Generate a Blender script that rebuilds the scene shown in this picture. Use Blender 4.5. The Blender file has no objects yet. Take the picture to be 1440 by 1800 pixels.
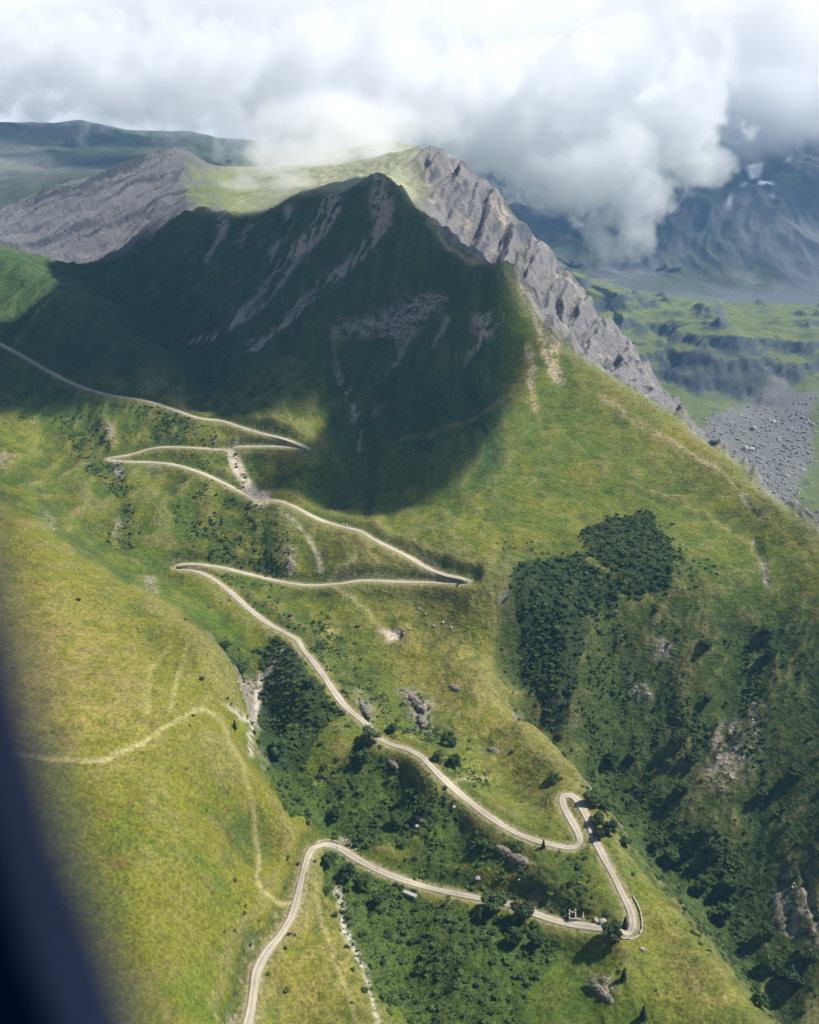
import bpy, math, random
import numpy as np
from mathutils import Vector
random.seed(7); RNG = np.random.default_rng(11)
C = bpy.context.scene
COL = C.collection
rad = math.radians

# ------------------------------------------------------------------ camera, world, sun, exposure
PITCH = rad(20.09); FPX = 1559.0          # focal length in photo pixels (1440 wide)
cam_d = bpy.data.cameras.new('camera'); cam = bpy.data.objects.new('camera', cam_d); COL.objects.link(cam)
C.camera = cam
cam.location = (0, 0, 0); cam.rotation_euler = (rad(90) - PITCH, 0, 0)
cam_d.sensor_fit = 'VERTICAL'; cam_d.sensor_height = 30.0; cam_d.sensor_width = 24.0
cam_d.lens = FPX / 1800 * 30.0
cam_d.dof.use_dof = True; cam_d.dof.focus_distance = 800.0; cam_d.dof.aperture_fstop = 2.3
cam_d.clip_start = 0.02; cam_d.clip_end = 60000
SUN_AZ, SUN_EL = rad(76), rad(52)
SDIR = np.array([math.sin(SUN_AZ) * math.cos(SUN_EL), math.cos(SUN_AZ) * math.cos(SUN_EL), math.sin(SUN_EL)])
world = bpy.data.worlds.new('World'); C.world = world; world.use_nodes = True
sun_d = bpy.data.lights.new('sun', 'SUN'); sun = bpy.data.objects.new('sun', sun_d); COL.objects.link(sun)
sun_d.energy = 4.6; sun_d.angle = rad(0.55); sun_d.color = (1.0, 0.95, 0.86)
sun.rotation_euler = Vector(SDIR).to_track_quat('Z', 'Y').to_euler()
C.view_settings.view_transform = 'Standard'; C.view_settings.look = 'None'
C.view_settings.exposure = 0.62; C.view_settings.gamma = 1; C.view_settings.use_curve_mapping = False
cy = C.cycles
cy.use_denoising = True
try: cy.denoiser = 'OPENIMAGEDENOISE'
except Exception: pass
cy.max_bounces = 40; cy.diffuse_bounces = 2; cy.glossy_bounces = 1; cy.transmission_bounces = 2
cy.transparent_max_bounces = 8; cy.volume_bounces = 40
cy.volume_step_rate = 1.0; cy.volume_max_steps = 256
cy.use_adaptive_sampling = True; cy.adaptive_threshold = 0.02

def build_world():
    """clear Nishita sky behind a flat, broken layer of cloud that goes on in every direction"""
    nt = world.node_tree; N = nt.nodes; L = nt.links; N.clear()
    out = N.new('ShaderNodeOutputWorld'); bg = N.new('ShaderNodeBackground')
    sky = N.new('ShaderNodeTexSky'); sky.sky_type = 'NISHITA'; sky.sun_disc = False
    sky.sun_elevation = SUN_EL; sky.sun_rotation = SUN_AZ; sky.altitude = 2300
    bg.inputs['Strength'].default_value = 0.06
    L.new(sky.outputs[0], bg.inputs['Color'])
    tc = N.new('ShaderNodeTexCoord'); sp = N.new('ShaderNodeSeparateXYZ'); L.new(tc.outputs['Generated'], sp.inputs[0])
    def mt(op, a, b=None):
        n = N.new('ShaderNodeMath'); n.operation = op
        for k, v in enumerate((a, b)):
            if v is None: continue
            if isinstance(v, (int, float)): n.inputs[k].default_value = v
            else: L.new(v, n.inputs[k])
        return n.outputs[0]
    up = mt('MAXIMUM', sp.outputs['Z'], 0.0); den = mt('ADD', up, 0.16)
    cx = mt('DIVIDE', sp.outputs['X'], den); cyy = mt('DIVIDE', sp.outputs['Y'], den)
    cb = N.new('ShaderNodeCombineXYZ'); L.new(cx, cb.inputs[0]); L.new(cyy, cb.inputs[1]); cb.inputs[2].default_value = 3.7
    n1 = N.new('ShaderNodeTexNoise'); n1.inputs['Scale'].default_value = 0.9; n1.inputs['Detail'].default_value = 8; n1.inputs['Roughness'].default_value = 0.52; n1.inputs['Distortion'].default_value = 0.3
    n2 = N.new('ShaderNodeTexNoise'); n2.inputs['Scale'].default_value = 0.55; n2.inputs['Detail'].default_value = 5; n2.inputs['Roughness'].default_value = 0.5
    L.new(cb.outputs[0], n1.inputs['Vector']); L.new(cb.outputs[0], n2.inputs['Vector'])
    thick = mt('ADD', mt('ADD', n1.outputs[0], mt('MULTIPLY', mt('SUBTRACT', 0.40, up), 0.62)), mt('MULTIPLY', mt('MAXIMUM', mt('SUBTRACT', 0.26, up), 0.0), 2.4))   # an oblique look goes through more cloud
    cov = N.new('ShaderNodeMapRange'); cov.interpolation_type = 'SMOOTHSTEP'; cov.inputs['From Min'].default_value = 0.58; cov.inputs['From Max'].default_value = 0.76; L.new(thick, cov.inputs['Value'])
    ramp = N.new('ShaderNodeValToRGB'); L.new(n2.outputs[0], ramp.inputs[0])
    e = ramp.color_ramp.elements; e[0].position = 0.36; e[0].color = (0.54, 0.56, 0.58, 1); e[1].position = 0.62; e[1].color = (0.86, 0.86, 0.86, 1)
    bgc = N.new('ShaderNodeBackground'); bgc.inputs['Strength'].default_value = 1.0; L.new(ramp.outputs[0], bgc.inputs['Color'])
    mx = N.new('ShaderNodeMixShader'); L.new(cov.outputs[0], mx.inputs[0]); L.new(bg.outputs[0], mx.inputs[1]); L.new(bgc.outputs[0], mx.inputs[2])
    L.new(mx.outputs[0], out.inputs['Surface'])
build_world()

# ------------------------------------------------------------------ helpers
def tag(o, label=None, cat=None, group=None, kind=None):
    if label: o['label'] = label
    if cat: o['category'] = cat
    if group: o['group'] = group
    if kind: o['kind'] = kind
    return o

def sstep(a, b, x):
    t = np.clip((x - a) / (b - a), 0, 1); return t * t * (3 - 2 * t)

def perlin(x, y, seed=0):
    x = np.asarray(x, np.float32); y = np.asarray(y, np.float32)
    xi = np.floor(x); yi = np.floor(y); fx = x - xi; fy = y - yi
    xi = xi.astype(np.int32).astype(np.uint32); yi = yi.astype(np.int32).astype(np.uint32)
    def g(ix, iy):
        h = ix * np.uint32(374761393) + iy * np.uint32(668265263) + np.uint32(seed * 974711 & 0xffffffff)
        h = (h ^ (h >> np.uint32(13))) * np.uint32(1274126177)
        h = h ^ (h >> np.uint32(16))
        a = h.astype(np.float32) * np.float32(2 * math.pi / 4294967296.0)
        return np.cos(a), np.sin(a)
    u = fx * fx * fx * (fx * (fx * 6 - 15) + 10); v = fy * fy * fy * (fy * (fy * 6 - 15) + 10)
    a, b = g(xi, yi); n00 = a * fx + b * fy
    a, b = g(xi + np.uint32(1), yi); n10 = a * (fx - 1) + b * fy
    a, b = g(xi, yi + np.uint32(1)); n01 = a * fx + b * (fy - 1)
    a, b = g(xi + np.uint32(1), yi + np.uint32(1)); n11 = a * (fx - 1) + b * (fy - 1)
    return 1.5 * ((n00 * (1 - u) + n10 * u) * (1 - v) + (n01 * (1 - u) + n11 * u) * v)

def fbm(x, y, scale, octs=4, seed=0, gain=0.5):
    s = 0; a = 1; t = 0; f = 1.0 / scale
    for k in range(octs):
        s = s + a * perlin(x * f + 17.3 * k, y * f - 9.1 * k, seed + k); t += a; a *= gain; f *= 2.03
    return s / t

def ridged(x, y, scale, octs=4, seed=0, gain=0.55):
    s = 0; a = 1; t = 0; f = 1.0 / scale
    for k in range(octs):
        s = s + a * (1 - np.abs(perlin(x * f + 31.7 * k, y * f + 5.1 * k, seed + k)) * 1.6); t += a; a *= gain; f *= 2.07
    return s / t

def blur(a, s):
    """gaussian blur of a 2-D array by three box passes"""
    if s <= 0: return a
    w = max(1, int(round(s * 1.0)))
    for _ in range(3):
        for ax in (0, 1):
            p = [(0, 0), (0, 0)]; p[ax] = (w + 1, w)
            c = np.cumsum(np.pad(a, p, mode='edge'), axis=ax)
            n = a.shape[ax]
            hi = np.take(c, np.arange(2 * w + 1, 2 * w + 1 + n), axis=ax); lo = np.take(c, np.arange(0, n), axis=ax)
            a = (hi - lo) / (2 * w + 1)
    return a

CP, SP = math.cos(PITCH), math.sin(PITCH)
def pix_dir(px, py):
    """photo pixel -> (azimuth, tan of depression)"""
    a = (np.asarray(px, float) - 720) / FPX; b = (np.asarray(py, float) - 900) / FPX
    fx = a; fy = CP - b * SP; fz = -SP - b * CP
    return np.arctan2(fx, fy), -fz / np.hypot(fx, fy)
def to_pix(x, y, z):
    f = y * CP - z * SP; u = y * SP + z * CP
    f = np.maximum(f, 1e-3)
    return 720 + FPX * x / f, 900 - FPX * u / f

# ------------------------------------------------------------------ the lie of the land: surveyed points (pixel x, pixel y, metres away on the map)
PTS = """
-150 800 745;0 885 690;80 935 655;150 985 625;230 1035 590;330 1085 560;380 1130 542;415 1180 520;435 1250 495;440 1290 480;470 1380 440;500 1430 424;540 1470 414
-150 785 790;0 868 745;80 916 712;150 966 685;230 1015 655;330 1062 622;390 1105 602;430 1165 575;452 1230 545;460 1290 512;495 1390 458
-150 950 600;0 1000 600;100 1050 568;200 1100 538;300 1150 512;-150 1200 455;0 1150 493;100 1200 467;200 1250 443;300 1300 427;400 1350 422;-150 1400 365;0 1350 400;100 1400 388
200 1450 374;300 1450 375;400 1450 402;450 1470 408;0 1550 345;150 1600 334;300 1600 335;400 1600 352;480 1560 376;-150 1700 290;0 1750 285;150 1780 280;300 1780 282;400 1780 305;440 1790 312
-150 2100 190;150 2100 197;440 2100 218;650 2100 238;1000 2100 245;1300 2100 235;1600 2200 230;-400 1500 325;-400 1900 215;-400 1000 560
550 1490 418;520 1590 372;480 1660 347;560 1600 373;600 1700 336;620 1790 307;590 1580 380;622 1680 343;662 1790 305
700 1600 374;800 1650 351;700 1750 327;900 1700 332;850 1790 305;1000 1700 333;1000 1790 305;1100 1750 315
1135 1640 353;1120 1540 388;1200 1620 367;1250 1680 345;1350 1800 308;1450 1930 278;1180 1700 337;1250 1790 310
600 1500 412;700 1545 392;800 1575 378;900 1600 366;1000 1625 354;1100 1640 347
650 1450 428;750 1480 412;850 1500 396;950 1530 380;600 1400 452;700 1400 445;800 1430 427;550 1300 487;500 1200 538;530 1400 452;500 1300 490;600 1330 470
1020 1490 395;950 1475 399;850 1430 416;780 1380 436;720 1325 465;660 1300 480;600 1240 510;560 1180 545;520 1120 588;450 1075 620;400 1035 650;350 1005 675;310 1000 690
1000 1400 437;1040 1480 400;1070 1560 372;1095 1610 358
700 1200 545;750 1280 503;800 1250 515;850 1320 482;900 1400 447;950 1400 443;900 1300 487;960 1360 458;700 1110 590;800 1110 585;760 1050 614;600 1100 600;620 1180 557;860 1180 548
820 1025 612;700 1020 632;560 1025 652;450 1015 672
620 930 690;540 900 712;455 880 727;350 835 765;270 812 795;190 805 815;240 795 815;300 787 810;400 787 800;480 786 785;540 788 767;440 757 810;345 735 835;230 700 885;120 665 935;0 608 1000
870 1190 545;930 1270 505;980 1330 470;1040 1410 434;1080 1470 409
890 1175 567;950 1260 538;1000 1320 525;1060 1395 513;1100 1450 496;1150 1525 470;1220 1605 443;1280 1668 423;1370 1790 393;1470 1920 385
940 1300 530;1010 1370 500;1070 1440 478;1130 1510 455;1210 1600 425;1270 1690 395;1360 1810 370
900 1050 602;950 1150 575;1000 1000 640;1000 1200 556;1100 1000 642;1100 1200 575;1100 1350 530;1200 1000 645;1200 1150 590;1200 1300 543;1200 1450 493;1300 1000 657;1300 1200 582;1300 1400 512;1300 1600 452
1440 1050 638;1440 1200 578;1440 1400 506;1440 1600 445;1440 1800 392;1600 1200 570;1600 1500 465;1600 1900 365;1850 1300 520;1850 1800 390
700 335 1240;760 400 1170;820 455 1110;880 475 1070;910 510 1040;950 575 1000;1000 615 965;1070 655 930;1150 705 885;1230 765 845;1300 820 800;1370 880 745;1440 940 695;1600 1080 620;1850 1250 540
650 880 745;650 800 800;650 700 880;650 600 970;650 500 1070;650 400 1170;750 500 1080;800 600 970;850 700 878;900 600 985;900 800 790;1000 800 798;1100 800 800;1200 850 775;1000 700 892;1100 750 843;1200 900 738;1300 900 742;1350 950 700
1000 900 715;900 900 708;800 900 713;750 950 665;850 960 655;1100 900 730;560 960 685;560 850 755
550 750 802;550 700 850;450 700 880;550 600 985;450 600 1010;400 650 950;380 550 1100;450 500 1130;550 450 1170;300 480 1300;400 430 1310;300 420 1380;200 480 1350;520 400 1240
120 455 1430;200 455 1410;250 430 1420;320 380 1430;380 378 1410;440 388 1385;520 352 1330;600 345 1280;640 330 1258;665 318 1245;690 325 1243
-300 430 1240;-100 430 1240;0 448 1230;40 458 1210;90 490 1150;150 530 1090;250 600 1000;310 650 940;350 690 893;370 715 868
100 473 1330;150 513 1240;250 583 1130;310 633 1040;355 680 945
0 500 1165;0 550 1088;100 550 1065;100 600 1015;200 600 1000;200 650 942;50 640 970;300 680 898;100 690 920;250 720 868
0 700 905;0 780 835;100 780 852;100 850 785;200 850 770;150 900 740;200 950 712;250 880 745;300 950 708;330 890 738;400 930 712;480 930 698;480 860 745;-200 600 1000;-200 700 880
-300 430 1600;-100 430 1600;0 385 1620;80 355 1640;180 322 1660;260 300 1680;300 290 1690;350 288 1720;420 305 1760;470 320 1680
-200 450 1850;-100 430 1850;0 408 1850;80 380 1860;180 352 1900;250 330 1930;290 322 1930;0 400 2080;100 372 2100;200 345 2120
0 440 1460;60 455 1450;130 462 1440;200 445 1460;100 400 1540;200 390 1550;300 350 1600;340 360 1560;380 350 1590;430 360 1550;480 350 1480
400 320 1720;450 345 1600;520 335 1560;600 320 1600;600 290 1850;700 300 1600;740 262 2300;650 262 2500;600 268 2400;550 280 2100;500 290 2000;720 325 1420
745 262 1700;790 280 1660;860 335 1600;930 415 1530;1000 492 1460;1060 560 1390;1100 605 1340;1160 675 1250;1210 735 1160;1240 775 1100
720 345 1420;770 390 1450;830 445 1460;890 470 1430;920 515 1380;960 575 1310;1010 615 1260;1080 655 1190;1150 700 1110;1230 765 1030
760 430 1300;830 490 1270;910 545 1210;1000 640 1120;1150 740 1005;1240 810 940;1350 920 880;1440 1000 800
900 480 2000;1000 640 1950;1100 740 1800;1250 900 1500;1400 1000 1250;1550 1050 1000
1280 720 2130;1370 660 2300;1350 750 2030;1430 700 2150;1300 800 1880;1380 850 1740;1430 900 1620;1250 740 2050;1600 950 1500;1550 800 1900
1290 712 2200;1260 600 2330;1200 590 2400;1350 620 2380;1180 690 2200;1240 700 2190;1100 600 2500;1050 530 2700;1010 490 2900
1200 560 2650;1300 560 2620;1440 590 2480;1150 500 3600;1300 490 3700;1440 490 3700;1200 530 3050;1350 540 2900;1600 500 3600;1600 620 2450
1000 472 3850;1150 445 3900;1300 430 3900;1440 432 3850;950 430 4150;1200 380 4150;1350 340 4350;1440 325 4400;900 360 4800;850 290 5600;1000 350 4700;1200 300 4700;1350 255 4850;1440 235 4900
800 230 6600;1000 230 6300;1200 195 5700;1440 140 5800;1650 300 4700;1650 140 5900;600 240 7000
0 232 4400;30 222 4300;100 223 4300;160 222 4300;230 238 4400;350 236 4450;410 252 4500;500 262 4700;-200 240 4400
0 330 3300;100 325 3250;200 300 3500;300 285 3700;0 308 2850;60 303 2800;120 308 2800;0 375 2350;60 350 2400;150 325 2450;-200 320 2900
-200 280 9000;100 290 9000;400 290 9000;700 250 9000;1000 230 9300;1300 180 9500;1600 160 9500
"""
pts = np.array([[float(v) for v in t.split()] for l in PTS.strip().splitlines() for t in l.split(';') if t.strip()])

def rbf_fit(th, lr, val, c=0.035):
    X = np.stack([th, lr * 0.85], 1)
    D = np.sqrt(((X[:, None] - X[None]) ** 2).sum(-1) + c * c)
    n = len(X); P = np.concatenate([np.ones((n, 1)), X], 1)
    A = np.zeros((n + 3, n + 3)); A[:n, :n] = D - np.eye(n) * 0.0008; A[:n, n:] = P; A[n:, :n] = P.T
    w = np.linalg.solve(A, np.concatenate([val, np.zeros(3)]))
    return X, w, c
def rbf_eval(m, th, lr):
    X, w, c = m; out = np.empty(th.size); a = th.ravel(); b = lr.ravel() * 0.85; n = len(X)
    for i in range(0, a.size, 20000):
        s = slice(i, i + 20000)
        D = np.sqrt((a[s, None] - X[None, :, 0]) ** 2 + (b[s, None] - X[None, :, 1]) ** 2 + c * c)
        out[s] = D @ w[:n] + w[n] + w[n + 1] * a[s] + w[n + 2] * b[s]
    return out.reshape(th.shape)

th_p, td_p = pix_dir(pts[:, 0], pts[:, 1])
model = rbf_fit(th_p, np.log(pts[:, 2]), td_p)

# polar grid: finer where the picture shows more of it
TH0, TH1 = rad(-45), rad(46)
NT = 840
rk = np.array([110, 220, 300, 1300, 1800, 3000, 5600, 9500.0]); rn = np.array([0, 36, 120, 950, 1090, 1210, 1430, 1470.0])
NR = 1471
LR = np.interp(np.arange(NR), rn, np.log(rk)); LR = np.convolve(np.pad(LR, 10, mode='reflect', reflect_type='odd'), np.ones(21) / 21, 'valid')
R = np.exp(LR); TH = np.linspace(TH0, TH1, NT)
# coarse evaluation, then bicubic-like upsampling
cn_t, cn_r = 234, 300
ct = np.linspace(TH0, TH1, cn_t); ci = np.linspace(0, NR - 1, cn_r); cl = np.interp(ci, np.arange(NR), LR)
G = rbf_eval(model, *np.meshgrid(ct, cl, indexing='xy'))      # rows = r, cols = theta
def catmull(a, idx):
    i = np.clip(np.floor(idx).astype(int), 0, a.shape[0] - 2); t = (idx - i)[:, None]
    p0 = a[np.maximum(i - 1, 0)]; p1 = a[i]; p2 = a[i + 1]; p3 = a[np.minimum(i + 2, a.shape[0] - 1)]
    return 0.5 * (2 * p1 + (p2 - p0) * t + (2 * p0 - 5 * p1 + 4 * p2 - p3) * t * t + (3 * p1 - p0 - 3 * p2 + p3) * t ** 3)
G = catmull(G, np.linspace(0, cn_r - 1, NR)); G = catmull(G.T.copy(), np.linspace(0, cn_t - 1, NT)).T
TT, RR = np.meshgrid(TH, R)
X0 = RR * np.sin(TT); Y0 = RR * np.cos(TT); Z = -RR * G

def sample_grid(A, th, r):
    """bilinear lookup of a grid array at azimuth/range"""
    a = (th - TH0) / (TH1 - TH0) * (NT - 1); b = np.interp(np.log(r), LR, np.arange(NR))
    a = np.clip(a, 0, NT - 1.001); b = np.clip(b, 0, NR - 1.001)
    i = a.astype(int); j = b.astype(int); u = a - i; v = b - j
    return (A[j, i] * (1 - u) + A[j, i + 1] * u) * (1 - v) + (A[j + 1, i] * (1 - u) + A[j + 1, i + 1] * u) * v
def cast(px, py, A=None, rmin=0):
    """first range at which the view line through a pixel meets the land"""
    th, td = pix_dir(px, py); th = np.atleast_1d(th); td = np.atleast_1d(td)
    T = (-Z / RR) if A is None else A
    out = np.full(th.shape, np.nan)
    a = np.clip((th - TH0) / (TH1 - TH0) * (NT - 1), 0, NT - 1.001); i = a.astype(int); u = a - i
    for k in range(len(th)):
        col = T[:, i[k]] * (1 - u[k]) + T[:, i[k] + 1] * u[k] - td[k]
        ok = (col < 0) & (R > rmin)
        if ok.any():
            j = int(np.argmax(ok))
            if j == 0: out[k] = R[0]
            else:
                f = col[j - 1] / (col[j - 1] - col[j]) if col[j - 1] > 0 else 0.0
                out[k] = math.exp(LR[j - 1] + (LR[j] - LR[j - 1]) * f)
    return out

# ------------------------------------------------------------------ crest lines (azimuth -> range) that divide the land into its named pieces
def line_of(s, th):
    a = np.array([[float(v) for v in t.split()] for t in s.split(';')]); t, _ = pix_dir(a[:, 0], a[:, 1]); o = np.argsort(t)
    return np.interp(th, t[o], a[o, 2])
A_EDGE = '-400 800 700;0 885 690;80 935 655;150 985 625;230 1035 590;330 1085 560;380 1130 542;415 1180 520;435 1250 495;440 1290 480;470 1380 440;500 1430 424;540 1470 414'
CREST = '-300 430 1240;-100 430 1240;0 448 1330;120 455 1430;200 455 1410;250 430 1420;320 380 1440;380 378 1415;440 388 1395;520 352 1335;600 345 1285;640 330 1262;665 318 1248;690 325 1246;700 335 1240;760 400 1170;820 455 1110;880 475 1070;910 510 1040;950 575 1000;1000 615 965;1070 655 930;1150 705 885;1230 765 845;1300 820 800;1370 880 745;1440 940 695;1600 1080 620'
ROCKC = '560 250 3000;745 262 1700;790 280 1660;860 335 1600;930 415 1530;1000 492 1460;1060 560 1390;1100 605 1340;1160 675 1250;1210 735 1160;1240 775 1100;1350 850 1000;1600 1000 850'
B_EDGE = '870 1190 545;930 1270 505;980 1330 470;1040 1410 434;1080 1470 409;1120 1540 388;1200 1620 367;1250 1680 345;1350 1800 308;1450 1930 278'
th_h, _ = pix_dir(540, 1470); th_b, _ = pix_dir(870, 1190); th_r, _ = pix_dir(700, 335); th_s, _ = pix_dir(340, 380)
wob = 8 * fbm(X0, Y0, 40, 3, 5)
rA = line_of(A_EDGE, TT); rC = line_of(CREST, TT); rK = line_of(ROCKC, TT); rB = line_of(B_EDGE, TT)
CL = np.ones(Z.shape, int)                                    # 1 mountainside
CL[(TT < th_h) & (RR < rA + 6)] = 0                           # 0 near meadow hill
CL[(TT < rad(-13)) & (RR < 430)] = 0
CL[(TT > th_b) & (RR > rB + 6)] = 2                           # 2 right slope
CL[RR > rC + wob] = 3                                         # 3 upper mountain and plateau
CL[(RR > rC + 6 + wob) & (TT > th_r + 0.02) & (RR <= rK + 60)] = 4   # 4 rocky ridge
CL[(RR > rK + 60) & (TT > th_r + 0.02)] = 5                   # 5 valley floor behind
CL[(RR > 3350)] = 6                                           # 6 far mountain
CL[(RR > 2150) & (TT < rad(-8.0))] = 7                        # 7 distant ridge on the left
PXb, PYb = to_pix(X0, Y0, Z)
front = (Y0 * CP - Z * SP) > 50

# ------------------------------------------------------------------ picking areas of ground by outline
RW, RH, RO = 960, 1140, 120                                    # half-size raster with a margin of 120 cells
def raster(poly):
    P = np.array([[float(v) for v in t.split()] for t in poly.split(';')]) / 2 + RO
    ys = np.arange(RH) + 0.5; xs = np.arange(RW) + 0.5; m = np.zeros((RH, RW), bool)
    for (x0, y0), (x1, y1) in zip(P, np.roll(P, -1, 0)):
        if y0 == y1: continue
        rows = (ys >= min(y0, y1)) & (ys < max(y0, y1))
        xc = x0 + (ys[rows] - y0) * (x1 - x0) / (y1 - y0)
        m[rows] ^= xs[None, :] < xc[:, None]
    return m.astype(float)
def stroke(path):
    """path: x y width;... (full width in photo pixels) -> soft raster"""
    P = np.array([[float(v) for v in t.split()] for t in path.split(';')]); m = np.zeros((RH, RW)); P = P / 2; P[:, :2] += RO; P[:, 2] = np.where(P[:, 2] > 5, P[:, 2] * 0.85, P[:, 2])
    for a, b in zip(P[:-1], P[1:]):
        w = max(a[2], b[2]) / 2 + 3
        x0, x1 = int(max(0, min(a[0], b[0]) - w)), int(min(RW, max(a[0], b[0]) + w + 1)); y0, y1 = int(max(0, min(a[1], b[1]) - w)), int(min(RH, max(a[1], b[1]) + w + 1))
        if x1 <= x0 or y1 <= y0: continue
        yy, xx = np.mgrid[y0:y1, x0:x1] + 0.5
        d = b[:2] - a[:2]; t = np.clip(((xx - a[0]) * d[0] + (yy - a[1]) * d[1]) / max(1e-6, d @ d), 0, 1)
        q = np.hypot(xx - a[0] - t * d[0], yy - a[1] - t * d[1]); ww = (a[2] + (b[2] - a[2]) * t) / 2
        v = np.clip(1 - (q - ww + 0.7) / 1.4, 0, 1); m[y0:y1, x0:x1] = np.maximum(m[y0:y1, x0:x1], v)
    return m
def polys(*ps):
    m = np.zeros((RH, RW))
    for p in ps: m = np.maximum(m, raster(p))
    return m
def strokes(s):
    m = np.zeros((RH, RW))
    for l in s.strip().splitlines(): m = np.maximum(m, stroke(l))
    return m
W1 = fbm(PXb * 1.0, PYb * 1.0, 46, 4, 21); W2 = fbm(PXb, PYb, 46, 4, 22)
def at_verts(m, warp=14, classes=None):
    x = (PXb + W1 * warp) / 2 + RO - 0.5; y = (PYb + W2 * warp) / 2 + RO - 0.5
    ok = front & (x > 0) & (y > 0) & (x < RW - 1.01) & (y < RH - 1.01)
    x = np.clip(x, 0, RW - 1.01); y = np.clip(y, 0, RH - 1.01); i = x.astype(int); j = y.astype(int); u = x - i; v = y - j
    o = (m[j, i] * (1 - u) + m[j, i + 1] * u) * (1 - v) + (m[j + 1, i] * (1 - u) + m[j + 1, i + 1] * u) * v
    o = np.where(ok, o, 0)
    return np.where(np.isin(CL, classes), o, 0) if classes is not None else o

# ------------------------------------------------------------------ the road, laid on the land and cut into it
ROAD = [(432,1810),(440,1780),(446,1740),(452,1705),(470,1672),(492,1645),(512,1612),(522,1580),(530,1545),(538,1515),(547,1495),(560,1487),(577,1485),(600,1493),(630,1512),(665,1530),(700,1544),(750,1560),(800,1571),(860,1583),(910,1594),(950,1610),(990,1622),(1040,1630),(1085,1635),(1104,1640),(1112,1628),(1108,1600),(1092,1568),(1076,1535),(1060,1505),(1045,1475),(1035,1445),(1022,1418),(1010,1402),(997,1398),(988,1404),(992,1420),(1003,1440),(1014,1460),(1019,1477),(1012,1488),(995,1490),(965,1484),(930,1474),(895,1458),(855,1432),(820,1405),(780,1370),(760,1350),(740,1330),(715,1317),(685,1308),(662,1295),(640,1270),(610,1245),(590,1220),(570,1190),(552,1165),(535,1145),(522,1125),(500,1112),(470,1095),(440,1072),(410,1045),(385,1025),(360,1010),(335,1003),(313,1001),(308,997),(315,993),(345,992),(390,998),(440,1010),(490,1022),(540,1029),(590,1027),(640,1021),(700,1023),(750,1024),(800,1026),(818,1027),(824,1023),(815,1018),(780,1010),(750,998),(720,980),(690,965),(660,950),(635,935),(610,928),(580,920),(550,908),(520,892),(495,882),(475,880),(455,881),(435,872),(410,858),(380,843),(350,830),(310,818),(270,813),(230,812),(200,810),(190,806),(200,804),(230,799),(270,788),(310,786),(350,788),(400,791),(415,786),(450,785),(490,785),(520,788),(536,791),(543,789),(530,783),(500,772),(460,762),(420,750),(390,740),(350,735),(310,722),(270,708),(230,700),(180,692),(130,675),(90,655),(50,632),(10,610),(-30,590),(-80,570)]
def spline(P, step):
    P = np.array(P, float); out = []
    for k in range(len(P) - 1):
        p0 = P[max(k - 1, 0)]; p1 = P[k]; p2 = P[k + 1]; p3 = P[min(k + 2, len(P) - 1)]
        n = max(1, int(round(np.hypot(*(p2 - p1)[:2]) / step)))
        for t in np.arange(n) / n:
            out.append(0.5 * (2 * p1 + (p2 - p0) * t + (2 * p0 - 5 * p1 + 4 * p2 - p3) * t * t + (3 * p1 - p0 - 3 * p2 + p3) * t ** 3))
    out.append(P[-1]); return np.array(out)
def smooth1(a, s):
    n = int(3 * s) + 1; k = np.exp(-0.5 * (np.arange(-n, n + 1) / s) ** 2); k /= k.sum()
    return np.convolve(np.pad(a, n, mode='reflect', reflect_type='odd'), k, 'valid')
def lay_path(P, step, sm):
    q = spline(P, step); r = cast(q[:, 0], q[:, 1]); ok = ~np.isnan(r); q = q[ok]; r = r[ok]
    th, td = pix_dir(q[:, 0], q[:, 1])
    for _ in range(2):                                     # drop jumps over a crest, then ease the grade
        med = np.array([np.median(r[max(0, k - 8):k + 9]) for k in range(len(r))]); r = np.where(np.abs(r - med) > 0.03 * med, med, r)
    r = np.exp(smooth1(np.log(r), sm))
    p = np.stack([r * np.sin(th), r * np.cos(th), -r * td], 1)
    d = np.concatenate([[0], np.cumsum(np.linalg.norm(np.diff(p, axis=0), axis=1))])
    n = int(d[-1] / 2.0); s = np.linspace(0, d[-1], n)
    return np.stack([np.interp(s, d, p[:, k]) for k in range(3)], 1)
road = lay_path(ROAD, 3.0, 5.0)
def carve(path, half, bank, wts=None):
    """nearest path height and distance for the grid points near a path"""
    D = np.full(Z.shape, 1e9); H = np.zeros(Z.shape); Wt = np.zeros(Z.shape); reach = half + bank
    for (x, y, z) in path:
        r = math.hypot(x, y); t = math.atan2(x, y); dt = reach / r
        i0 = max(0, int((t - dt - TH0) / (TH1 - TH0) * (NT - 1))); i1 = min(NT, int((t + dt - TH0) / (TH1 - TH0) * (NT - 1)) + 2)
        j0, j1 = np.searchsorted(R, [r - reach, r + reach])
        if i1 <= i0 or j1 <= j0: continue
        q = np.hypot(X0[j0:j1, i0:i1] - x, Y0[j0:j1, i0:i1] - y); w = 1.0 / (q + 0.8) ** 5
        D[j0:j1, i0:i1] = np.minimum(q, D[j0:j1, i0:i1]); H[j0:j1, i0:i1] += w * z; Wt[j0:j1, i0:i1] += w
    return D, np.where(Wt > 0, H / np.maximum(Wt, 1e-12), 0)
RD, RHt = carve(road, 3.0, 11.0)
near_road = 1 - sstep(2.6, 13.0, RD)

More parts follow.
